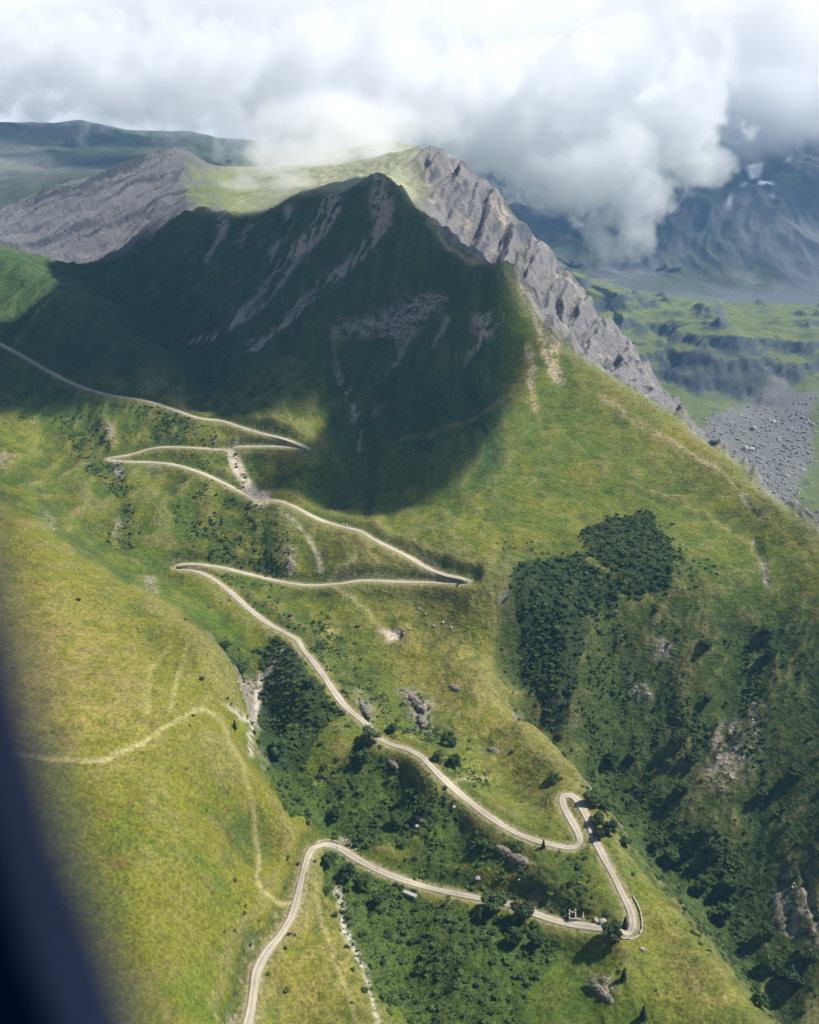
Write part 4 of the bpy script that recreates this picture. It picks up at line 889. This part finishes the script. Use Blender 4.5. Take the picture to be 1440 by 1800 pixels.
TR = """870 1598 17 big round tree just below the lower road, left of a pair of others
918 1615 16 big round tree below the lower road, right neighbour of a similar crown
905 1655 13 dark tree standing below the pair of big trees under the lower road
945 1665 12 rightmost dark tree of the cluster below the lower road
850 1612 9 small tree at the left foot of the big tree below the lower road
1072 1650 16 large dark tree directly under the lowest right hairpin
1040 1412 13 round tree beside the road on the outside of the loop on the spur nose
1062 1424 9 small tree behind the round one beside the loop on the spur nose
1050 1448 11 round tree outside the road, midway along its descent from the loop
1072 1462 11 right hand tree of two beside the road descending from the loop
1053 1472 9 small bright tree touching the outer edge of the descending road
1100 1487 9 lone tree at the lip of the spur, right of the descending road
974 1372 8 dark tree in the dry meadow just above the loop
490 1325 15 largest dark tree inside the thicket left of the middle road
546 1206 8 tree at the upper edge of the thicket below the middle road
650 1305 15 big dark tree hugging the underside of the middle road bend
640 1340 13 tree below the bend of the middle road
575 1520 10 bright tree on the stony bank inside the lower left bend
610 1540 12 tree casting a long shadow under the lower left bend
640 1560 10 tree below the road right of the lower left bend
665 1590 10 tree in the thicket above a long dark shadow
700 1450 12 dark tree in the upper thicket above the lower road
745 1430 9 small tree at the right end of the thicket between the roads
720 1400 8 tree standing at the top of the thicket between the roads
588 1440 9 tree rising from the shaded heart of the thicket
395 1140 8 tree in the head of the ravine beside the meadow hill
425 1180 10 dark tree in the ravine above the pale scree
690 1285 8 tree above the middle road below the long crag
790 1310 12 dark tree under the large crag on the spur
800 1345 11 dark tree above the middle road below the large crag
770 1335 8 small tree next to the middle road below the large crag
850 1490 9 tree at the left end of the crag between the roads
1240 1140 10 dark tree alone in the upper right slope
1110 1335 9 lone dark tree with a bright rim in the open right slope
1075 1338 11 pair-like dark tree in the open right slope, left of a lone one
1395 1365 10 lone tree far to the right on the steep striped slope
1175 1345 8 tree left of the dark clump on the right slope
1200 1395 13 large tree at the foot of the dark clump on the right slope
1190 1310 12 large tree inside the dark clump on the right slope
1215 1340 12 dark tree in the middle of the clump on the right slope
1240 1470 12 tree at the top of the long dark belt down the right slope
1255 1500 13 tree in the upper part of the long dark belt on the right slope
1235 1560 13 big tree in the left of the long dark belt on the right slope
1280 1560 13 big tree in the middle of the long dark belt on the right slope
1275 1610 14 big tree low in the long dark belt on the right slope
1350 1640 12 tree right of the long dark belt on the right slope
1355 1700 14 big tree near the bottom of the right slope
1390 1730 15 big tree at the bottom right corner
1420 1690 13 tree above the bottom right corner
1335 1770 13 tree at the very bottom of the right slope
1180 1510 11 tree at the valley edge close behind the spur lip
1155 1490 9 small tree at the valley edge close behind the spur lip
1345 1120 10 dark tree in the shaded gully at the upper right
1355 1150 9 dark tree low in the shaded gully at the upper right
1245 1235 9 tree on the right slope above pale rock patches
1340 1400 9 tree beside the pale gravel gully on the right slope"""
for l in TR.splitlines():
    a = l.split(' ', 3); px, py, w = map(float, a[:3]); x, y, z, m = spot(px, py); s = w * m * (1.35 if 'right slope' not in l and 'long dark belt' not in l else 1.15)
    put_tree('tree', TREES[random.randrange(3)], x, y, z, s, a[3], 'trees standing on the slopes', 0.9)
for px, py, h, lab in ((1098, 1632, 17, 'small dark conifer on the inner corner of the lowest right hairpin'), (1096, 1722, 17, 'lone dark conifer on the grass below the lowest right hairpin'), (413, 1282, 13, 'ragged little conifer on the edge of the meadow hill above the ravine'), (955, 1490, 12, 'dark conifer beside the crag between the roads'), (1130, 1790, 18, 'dark conifer at the bottom edge below the spur')):
    x, y, z, m = spot(px, py); put_tree('conifer_tree', CON[0], x, y, z, h * m * 0.72, lab, 'conifers')
PROTO_B = []
def shrub(px, py, w, label, k=None):
    x, y, z, m = spot(px, py); k = random.randrange(4) if k is None else k
    o = put_mesh('shrub', BUSH[k], x, y, z - 0.1 * w * m, w * m * 0.62, sz=random.uniform(.75, 1.05)); tag(o, label, 'shrub', 'shrubs on the slopes'); return o
SH = """432 1593 8 round shrub at the right edge of the lower left road, upper of two;430 1606 8 round shrub beside the lower left road, lower of two;509 1642 9 dark shrub between the lower left road and the footpath;519 1643 6 tiny shrub right of a dark one near the footpath;502 1666 9 dark shrub below the pair near the footpath;588 1608 12 dark shrub on the left bank of the pebble stream;610 1665 10 shrub beside the pebble stream halfway down;640 1740 14 wide shrub on the left bank of the stream near the bottom
472 1711 9 bright green shrub right of the lower left road;504 1741 11 dark shrub in the dry grass near the bottom road;413 1637 7 small shrub under the stepped bank left of the road;439 1661 8 shrub in a hollow left of the road;395 1638 6 tiny shrub in the meadow left of the road bend;414 1547 13 shrub in a mossy hollow of the meadow hill;328 1352 5 lone dark shrub on the lush part of the meadow hill;333 1276 5 small shrub just above the pale farm track;322 1258 5 speck of shrub near the cattle paths
400 1228 8 shrub at the ravine lip, upper of two;406 1238 8 shrub at the ravine lip, lower of two;362 1425 5 small shrub low on the meadow hill;500 1560 7 shrub near the road inside the bend;505 1508 9 shrub above the sharp left bend;525 1520 9 shrub on the bank beside the sharp left bend;455 1620 6 tiny shrub on the outer side of the road;380 870 8 dark bush in the meadow right of the upper hairpins;640 905 6 shrub at the stream mouth above the upper road"""
for t in SH.replace('\n', ';').split(';'):
    a = t.strip().split(' ', 3); shrub(float(a[0]), float(a[1]), float(a[2]) * 0.9, a[3])
PROTO_B = [bpy.data.objects[n] for n in []]
protos = {}
for o in list(COL.objects):
    if o.name.startswith('shrub') and o.data.name not in protos: protos[o.data.name] = o
BSRC = list(protos.values())
clump = fbm(X0, Y0, 20, 3, 401); fine = fbm(X0, Y0, 7, 2, 402)
rag = fbm(X0, Y0, 26, 4, 406)
rag = fbm(X0, Y0, 30, 4, 406); thk = sstep(0.42, 0.62, np.clip(M['thicket'] - 0.8 * M['lane'], 0, 1) + 0.8 * rag * (M['thicket'] > 0.02)); halo = sstep(0.08, 0.5, blur(M['thicket'], 9)) * (1 - thk)
dT = 0.17 * (thk > 0.4) * (is_(2) + is_(1) * (RR > 480) * sstep(-0.45, -0.1, clump + .5 * fine) + is_(1) * (RR <= 480) * (0.25 + 0.75 * (clump + fine * .6 > 0.12)))
P_th = sow(dT + 0.08 * halo * sstep(0.0, 0.3, clump + fine), 0.6, 3.0, 2.3, 1)
P_low = sow(np.where(thk > 0.3, 0.22, 0) * is_(1) * (RR < 480), 0.35, 0.9, 1.0, 2)
dB = 0.30 * np.clip(M['bushy'], 0, 1) * sstep(-0.12, 0.28, clump + 0.5 * fine)
P_b = sow(dB, 0.6, 2.2, 1.6, 3)
dG = near * 0.022 * sstep(0.1, 0.5, clump + fine * .6) * (1 - soft[0] * .9) * (RR < 900) + is_(2) * 0.085 * (RR < 625) * sstep(0.0, 0.4, clump + .6 * fine)
P_g = sow(dG, 0.3, 1.2, 2.0, 4)
iso = sow(is_(2) * 0.009 * (RR < 610) * (thk < .2) + is_(1) * 0.0012 * np.clip(M['bushy'], 0, 1) + is_(0) * 0.00022 + is_(1) * 0.0002 * (RR < 700), 0.8, 2.3, 1.5, 5)
order = np.argsort(-iso[:, 3] / np.hypot(iso[:, 0], iso[:, 1])); big = iso[order[:255]]; rest = iso[order[255:]]
print('plants', len(P_th), len(P_low), len(P_b), len(P_g), len(iso))
LAND = """1200 985;beside the uppermost thicket corner|1240 1030;right of the upper thicket, below the grassy shoulder|1060 1110;just below the lane between the thickets|1050 1230;right of the long foot of the thicket|1110 1200;around the small pale slip on the open right slope|1175 1145;near the highest pale rock spot of the right slope|1320 1130;in the shaded gully at the upper right|1400 1180;high on the striped slope at the right edge|1250 1220;above the pale rock patches of the right slope|1320 1270;between the pale rocks and the gravel gully|1290 1340;below the pale rock patches of the right slope|1160 1290;in the dark clump on the right slope|1210 1400;at the foot of the dark clump on the right slope|1090 1350;on the open brownish part of the right slope|1050 1310;just above the valley behind the spur|1390 1330;on the striped slope at the right edge, middle height|1330 1430;under the gravel gully of the right slope|1140 1440;on the open slope left of the long dark belt|1240 1480;at the head of the long dark belt|1180 1530;right behind the spur lip|1300 1560;on the grass right of the long dark belt|1260 1620;low in the long dark belt|1400 1480;right of the gravel gully near the picture edge|1400 1600;around the brown bare strips at the lower right|1340 1680;below the brown bare strips at the lower right|1400 1760;in the bottom right corner|1300 1720;near the valley bottom at the lower right"""
LAND2 = """640 1130;below the dirt patch on the spur|560 1080;beside the crossing of road and stream|420 1000;above the left hairpin of the middle road|330 930;on the ribbed slope above the left hairpin|200 870;in the ravine left of the upper hairpins|120 780;on the broken slope left of the upper hairpins|60 720;under the highest road at the left|400 830;between the two upper hairpin legs|480 920;on the knoll below the upper road|700 990;in the flat meadow inside the middle hairpin|850 1060;right of the middle hairpin|730 1180;around the long crag|820 1320;on the steep bank above the middle road|900 1380;in the dry grass above the middle road|680 1370;below the bend of the middle road|800 1480;on the slope between the two lower roads|930 1540;around the crags between the two lower roads|1040 1560;inside the last right hairpin|620 1440;above the sharp left bend|720 1640;in the brush below the lower road|900 1720;on the open grass below the lower road|1060 1720;below the last right hairpin|1180 1680;on the bright spur lip at the lower right|600 1650;along the pebble stream|550 1750;on the dry strip beside the lower left road"""
LAND3 = """60 1100;high on the meadow hill|200 1180;on the upper middle of the meadow hill|330 1200;on the upper right flank of the meadow hill|150 1300;just above the pale farm track|300 1350;just below the pale farm track|400 1380;at the right lip of the meadow hill|200 1450;on the lush middle of the meadow hill|380 1520;left of the thin stepped path|250 1600;low on the meadow hill|380 1680;left of the lower left road|200 1750;near the bottom left of the meadow hill"""
ORD = 'first second third fourth fifth sixth seventh eighth ninth tenth eleventh twelfth thirteenth fourteenth fifteenth sixteenth seventeenth eighteenth nineteenth twentieth'.split()
cells = {}; spare = []
for x, y, z, s in big:
    th = math.atan2(x, y); jx, jy = map(float, to_pix(x, y, z)); r = math.hypot(x, y)
    if th > float(th_b) and r > float(line_of(B_EDGE, np.array(th))): src, grp = LAND, 'shrubs on the right slope'
    elif th < th_h and r < float(line_of(A_EDGE, np.array(th))): src, grp = LAND3, 'shrubs on the meadow hill'
    else: src, grp = LAND2, 'shrubs around the switchbacks'
    best = min((((float(q.split(';')[0].split()[0]) - jx) ** 2 + (float(q.split(';')[0].split()[1]) - jy) ** 2, q.split(';')[1]) for q in src.split('|')))
    cells.setdefault((grp, best[1]), []).append((jx, x, y, z, s))
for (grp, where), lst in cells.items():
    lst.sort(key=lambda q: -q[4]); spare += [q[1:] for q in lst[20:]]; lst = sorted(lst[:20])
    for n_, (jx, x, y, z, s) in enumerate(lst):
        lab = 'lone shrub ' + where if len(lst) == 1 else 'shrub %s, %s from left' % (where, ORD[n_])
        o = put_mesh('shrub', BUSH[random.randrange(4)], x, y, z - .1 * s, s, sz=random.uniform(.75, 1.1)); tag(o, lab, 'shrub', grp)
o = scatter('alder_thicket', P_th, BSRC, 0.15, (0.7, 1.05), 1)
o = scatter('low_brush', np.concatenate([P_low, P_b, P_g, rest] + ([np.array(spare)] if spare else [])), BSRC, 0.2, (0.5, 0.9), 2)

# stones
BO = """749 1080 4 pale boulder in the meadow above the dirt patch, left of a group of four;762 1101 6 pale boulder in the meadow, lowest of a group of four;779 1094 5 pale boulder in the meadow, upper right of a group of four;793 1103 5 pale boulder in the meadow, rightmost of a group of four;719 1106 4 lone pale stone right of the dirt patch;701 1112 4 pale stone at the top of the dirt patch;710 1114 5 pale stone at the right edge of the dirt patch;679 1107 3 pale stone left of the dirt patch;736 1070 4 pale boulder at the head of the little winding ditch
798 1419 7 bright white boulder on the slope below the middle road;541 790 5 pale boulder at the tip of the highest hairpin;536 789 3 small pale boulder just inside the highest hairpin;604 922 4 pale stone above the upper road near the stream, left;610 923 4 pale stone above the upper road near the stream, right;596 1490 6 pale boulder on the road edge at the sharp left bend;602 1548 7 pale boulder on the stony bank inside the bend;738 1440 9 grey boulder in the grass between the lower roads;732 1452 7 pale boulder below a grey one between the lower roads
1060 1622 11 pale ledge of rock just above the road near the lowest right hairpin;1048 1618 8 pale rock left of the ledge above the lowest road;1130 1670 8 grey boulder on the outside of the lowest right hairpin;840 1545 8 grey boulder above the lower road, left of the scree patch;1360 742 7 large pale boulder high on the grey talus fan;1325 755 10 dark boulder in the middle of the boulder field;1310 790 12 long pale slab in the boulder field, left piece;1322 791 10 long pale slab in the boulder field, right piece;1384 838 9 pale boulder at the right of the boulder field;1435 760 5 pale boulder on green turf right of the talus"""
for t in BO.replace('\n', ';').split(';'):
    a = t.strip().split(' ', 3); x, y, z, m = spot(float(a[0]), float(a[1])); w = float(a[2]) * m * 0.62
    o = put_mesh('boulder', (PROCKS if 'pale' in a[3] or 'white' in a[3] else ROCKS)[random.randrange(3)], x, y, z + 0.25 * w, w); tag(o, a[3], 'boulder', 'boulders')
RS = [o for o in COL.objects if o.name.startswith('boulder')]; seen = {}
for o in RS: seen.setdefault(o.data.name, o)
SRC_G = [o for n, o in seen.items() if not n.startswith('pale')]; SRC_P = [o for n, o in seen.items() if n.startswith('pale')]
field = at_verts(blur(polys('1250 742;1340 735;1420 700;1440 720;1430 800;1400 870;1385 905;1340 880;1280 830;1235 790'), 8), 20, [5])
P_f = sow(field * 0.035 * (0.4 + sstep(-.3, .4, clump)), 0.9, 5.0, 4.0, 6)
o = scatter('boulder_field', P_f, SRC_G, -0.1, (0.7, 1.1), 3)
dS = 0.05 * M['stream_bed'] * near + 0.05 * np.clip(M['rock_face'], 0, 1) * is_(1, 2) * (RR < 900) * (fine > 0)
dS += 0.05 * at_verts(blur(polys('875 1545;925 1540;935 1575;890 1580', '670 1265;720 1290;700 1305;665 1290', '340 840;380 850;380 870;345 862', '190 700;210 760;190 800;180 740', '395 1190;440 1200;440 1270;415 1250', '515 1000;560 1035;545 1060;505 1030', '735 1400;760 1460;720 1460', '580 1545;600 1560;590 1580', '510 1540;525 1500;535 1510'), 3), 16, [1, 0, 2]) + near * 0.0012 * sstep(0.2, 0.5, fbm(X0, Y0, 60, 3, 405) + fine * .5)
P_s = sow(dS, 0.22, 1.1, 3.0, 7)
o = scatter('scattered_stones', P_s, SRC_P, -0.1, (0.6, 1.0), 4)
print('stones', len(P_f), len(P_s))

# crags standing out of the turf
def crag_obj(px, py, w, h, ang, label, seed, tall=0.5):
    x, y, z, m = spot(px, py); rng = np.random.default_rng(seed); v, f = ICO4
    L_, W_ = w * m * 0.5, h * m * 0.5
    u = v * np.array([L_, W_, W_ * tall * 2]); n = ridged(u[:, 0] * .7 + u[:, 2] + seed, u[:, 1] * 1.0 + u[:, 2] * 1.3, max(2.0, W_ * .9), 4, seed)
    u = u * (0.8 + 0.45 * (n - 0.4))[:, None]; u[:, 2] = np.where(u[:, 2] > 0, u[:, 2], u[:, 2] * .6)
    o = mesh_obj('rock_outcrop', u, f, CRAG); o.location = (x, y, z - 0.1 * W_); o.rotation_euler = (rad(-16), 0, ang); tag(o, label, 'rock outcrop', 'rock outcrops on the spur')
crag_obj(728, 1232, 80, 20, rad(118), 'long layered grey crag in the dry meadow above the middle road', 3)
crag_obj(742, 1268, 46, 18, rad(105), 'lower end of the layered crag, darker and steeper, above the middle road', 4)
crag_obj(640, 1245, 74, 12, rad(112), 'narrow dark rock rib right beside the upper side of the middle road', 5)
crag_obj(915, 1512, 46, 20, rad(150), 'grey crag in the rough ground between the middle and lower roads', 6)
crag_obj(885, 1495, 36, 16, rad(140), 'dark crag left of a larger grey one between the two lower roads', 7)
crag_obj(690, 1342, 34, 12, rad(125), 'small dark crag just below the middle road bend', 8)
crag_obj(1056, 1742, 60, 14, rad(125), 'grey rock rib in the grass near the bottom edge below the spur', 9)
crag_obj(736, 1438, 22, 10, rad(120), 'little brown crag between the lower roads beside pale stones', 10)
crag_obj(800, 1208, 30, 12, rad(140), 'low broken rock band in the dry meadow right of the long crag', 12, 0.3)
crag_obj(870, 1320, 34, 12, rad(140), 'low pale rock step in the dry grass of the spur', 13, 0.3)

# ruined hut, concrete block, walls, walker
def box(V, F, cx, cy_, cz, sx, sy, sz, rz=0.0, jit=0.0, rng=None):
    m = len(V); c_, s_ = math.cos(rz), math.sin(rz)
    for dz_ in (-1, 1):
        for dx, dy in ((-1, -1), (1, -1), (1, 1), (-1, 1)):
            a, b = dx * sx / 2, dy * sy / 2; j = (rng.uniform(-jit, jit, 3) if rng is not None else (0, 0, 0)); V.append((cx + a * c_ - b * s_ + j[0], cy_ + a * s_ + b * c_ + j[1], cz + dz_ * sz / 2 + (j[2] * 2 if dz_ > 0 else 0)))
    F += [(m, m + 3, m + 2, m + 1), (m + 4, m + 5, m + 6, m + 7)] + [(m + k, m + (k + 1) % 4, m + 4 + (k + 1) % 4, m + 4 + k) for k in range(4)]
def wall_mesh(name, x0, y0, x1, y1, h0, h1, th, seed, parent, mat):
    """ruined masonry: courses of uneven blocks along a line"""
    rng = np.random.default_rng(seed); V, F = [], []; L_ = math.hypot(x1 - x0, y1 - y0); n = max(2, int(L_ / 0.9)); a = math.atan2(y1 - y0, x1 - x0)
    for k in range(n):
        t = (k + .5) / n; top = (h0 + (h1 - h0) * t) * rng.uniform(.75, 1.15); q = max(1, int(top / 0.55))
        for c_ in range(q + 1): box(V, F, x0 + (x1 - x0) * t, y0 + (y1 - y0) * t, -0.6 + (c_ + .5) * (top + .6) / (q + 1), L_ / n * 1.02, th * rng.uniform(.9, 1.12), (top + .6) / (q + 1) * 0.99, a, 0.05, rng)
    return mesh_obj(name, V, F, mat, parent)
x, y, z, m = spot(1013, 1612)
e = bpy.data.objects.new('ruined_hut', None); COL.objects.link(e); e.location = (x, y, z); e.rotation_euler = (0, 0, rad(-8)); e['label'] = 'roofless ruin of a small stone hut in the grass above the lowest road'; e['category'] = 'ruin'
for k, w in enumerate([(-3.4, -2, 3.4, -2, 1.0, .9), (-3.4, -2, -3.4, 2, 1.0, 2.6), (-3.4, 2, -.6, 2, 1.4, 1.0), (-.4, -2, -.4, 2, 1.2, 2.8), (3.4, -2, 3.4, 2.4, 1.2, 2.9), (1.5, 2.2, 3.4, 2.4, 1.2, 2.4)]):
    wall_mesh('wall', *w[:4], w[4], w[5], 0.55, 70 + k, e, noisy_mat('ruin_stone', (.40, .37, .32), .3, 1.5))
x, y, z, m = spot(721, 1574)
e = bpy.data.objects.new('concrete_shelter', None); COL.objects.link(e); e.location = (x, y, z + .4); e.rotation_euler = (0, 0, rad(-28)); e['label'] = 'long low pale concrete block in the brush just below the lower road'; e['category'] = 'concrete block'
V, F = [], []; box(V, F, 0, 0, 0, 7.6, 2.0, 1.7); mesh_obj('body', V, F, noisy_mat('dark_concrete', (.30, .29, .27), .2, 2.0), e)
V, F = [], []; box(V, F, 0, 0, 0.97, 7.9, 2.3, .22); mesh_obj('roof_slab', V, F, noisy_mat('pale_concrete', (.34, .33, .30), .25, 2.0), e)
def wall_along(sa, sb, side, h, label, seed):
    """low masonry wall beside the road, between two distances along it"""
    P = road[int(sa / 2):int(sb / 2) + 1]; t = np.gradient(P[:, :2], axis=0); t /= np.linalg.norm(t, axis=1, keepdims=True); Q = P.copy(); Q[:, 0] += t[:, 1] * side; Q[:, 1] -= t[:, 0] * side
    V, F = [], []; rng = np.random.default_rng(seed)
    for a, b in zip(Q[:-1], Q[1:]):
        an = math.atan2(b[1] - a[1], b[0] - a[0]); mz = (a[2] + b[2]) / 2; ln = math.hypot(b[0] - a[0], b[1] - a[1])
        for c_ in range(4): box(V, F, (a[0] + b[0]) / 2, (a[1] + b[1]) / 2, mz - 1.6 + (c_ + .5) * (h + 1.6) / 4, ln * 1.03, .6 * rng.uniform(.9, 1.1), (h + 1.6) / 4 * .99, an, .05, rng)
    o = mesh_obj('stone_wall', V, F, noisy_mat('wall_stone', (.40, .37, .32), .3, 1.2)); tag(o, label, 'wall')
wall_along(308, 336, 4.6, 0.9, 'low grey retaining wall curving round the outside of the lowest right hairpin', 5)
wall_along(128, 140, -3.4, 0.7, 'short stone parapet where the road crosses the stream at the sharp left bend', 6)
def walker():
    j = int(np.argmin(np.hypot(*(np.array(to_pix(road[:, 0], road[:, 1], road[:, 2])) - np.array([[664], [1529]]))))); x, y, z = road[j]
    J = np.array([(0, 0, .98), (0, 0, 1.22), (0, .02, 1.45), (0, .03, 1.56), (0, .05, 1.72), (.1, 0, .93), (.11, .14, .5), (.11, .1, .08), (.11, .26, .04), (-.1, 0, .93), (-.11, -.1, .5), (-.11, -.3, .1), (-.11, -.16, .03), (.2, .02, 1.42), (.26, -.1, 1.15), (.25, .05, .92), (-.2, .02, 1.42), (-.26, .1, 1.15), (-.24, .28, .98)])
    E = [(0, 1), (1, 2), (2, 3), (3, 4), (0, 5), (5, 6), (6, 7), (7, 8), (0, 9), (9, 10), (10, 11), (11, 12), (2, 13), (13, 14), (14, 15), (2, 16), (16, 17), (17, 18)]
    rr = [.15, .15, .14, .06, .11, .1, .07, .05, .045, .1, .07, .05, .045, .065, .05, .04, .065, .05, .04]
    me = bpy.data.meshes.new('person'); me.from_pydata([tuple(p) for p in J], E, []); me.materials.append(noisy_mat('dark_clothing', (.03, .035, .05), .2, 6, .8, 0)); o = bpy.data.objects.new('person', me); COL.objects.link(o)
    sk = o.modifiers.new('skin', 'SKIN')
    for k, v in enumerate(me.skin_vertices[0].data): v.radius = (rr[k], rr[k]); v.use_root = (k == 0)
    o.modifiers.new('sub', 'SUBSURF').levels = 1; o.location = (x, y, z + .3); o.rotation_euler = (0, 0, rad(60)); tag(o, 'lone walker in dark clothes on the lower road right of the sharp bend', 'person')
walker()

# ------------------------------------------------------------------ the aircraft's own door post, close to the lens and out of focus
def door_post():
    edge = spline([(-350, 300), (-255, 650), (-170, 950), (-86, 1250), (-14, 1520), (64, 1800), (160, 2030), (235, 2300)], 60); V, F = [], []; n = 20; D0 = 0.085; rr_ = 0.034
    for i, (px, py) in enumerate(edge):
        d = np.array([(px - 720) / FPX, CP - (py - 900) / FPX * SP, -SP - (py - 900) / FPX * CP]); c_ = d * D0 + np.array([-rr_, 0.012, 0.0])
        for k in range(n):
            a = 6.2832 * k / n; V.append(c_ + np.array([rr_ * math.cos(a), rr_ * 0.8 * math.sin(a), 0]))
    for i in range(len(edge) - 1):
        for k in range(n): F.append((i * n + k, i * n + (k + 1) % n, (i + 1) * n + (k + 1) % n, (i + 1) * n + k))
    m, nt, N, L, B = new_mat('navy_paint'); B.inputs['Base Color'].default_value = (0.0004, 0.0016, 0.006, 1); B.inputs['Roughness'].default_value = 0.8; B.inputs['Specular IOR Level'].default_value = 0.0
    o = mesh_obj('aircraft_door_post', V, F, m, smooth=True)
    V, F = [], []; n = 10  # thin added tube, coloured as the blue reflection along the post's edge
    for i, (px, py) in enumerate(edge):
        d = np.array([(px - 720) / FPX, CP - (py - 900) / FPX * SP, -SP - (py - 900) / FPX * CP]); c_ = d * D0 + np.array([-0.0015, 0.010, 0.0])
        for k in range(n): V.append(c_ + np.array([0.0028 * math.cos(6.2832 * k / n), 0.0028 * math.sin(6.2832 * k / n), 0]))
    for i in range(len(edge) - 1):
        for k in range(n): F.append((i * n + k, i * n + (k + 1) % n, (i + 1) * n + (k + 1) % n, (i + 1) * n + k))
    m2, nt, N, L, B = new_mat('reflection_blue'); B.inputs['Base Color'].default_value = (0.0004, 0.009, 0.042, 1); B.inputs['Roughness'].default_value = 0.7
    mesh_obj('edge_reflection', V, F, m2, o, smooth=True); tag(o, 'blurred dark navy aircraft door post at the lower left edge of the view', 'door post')
door_post()
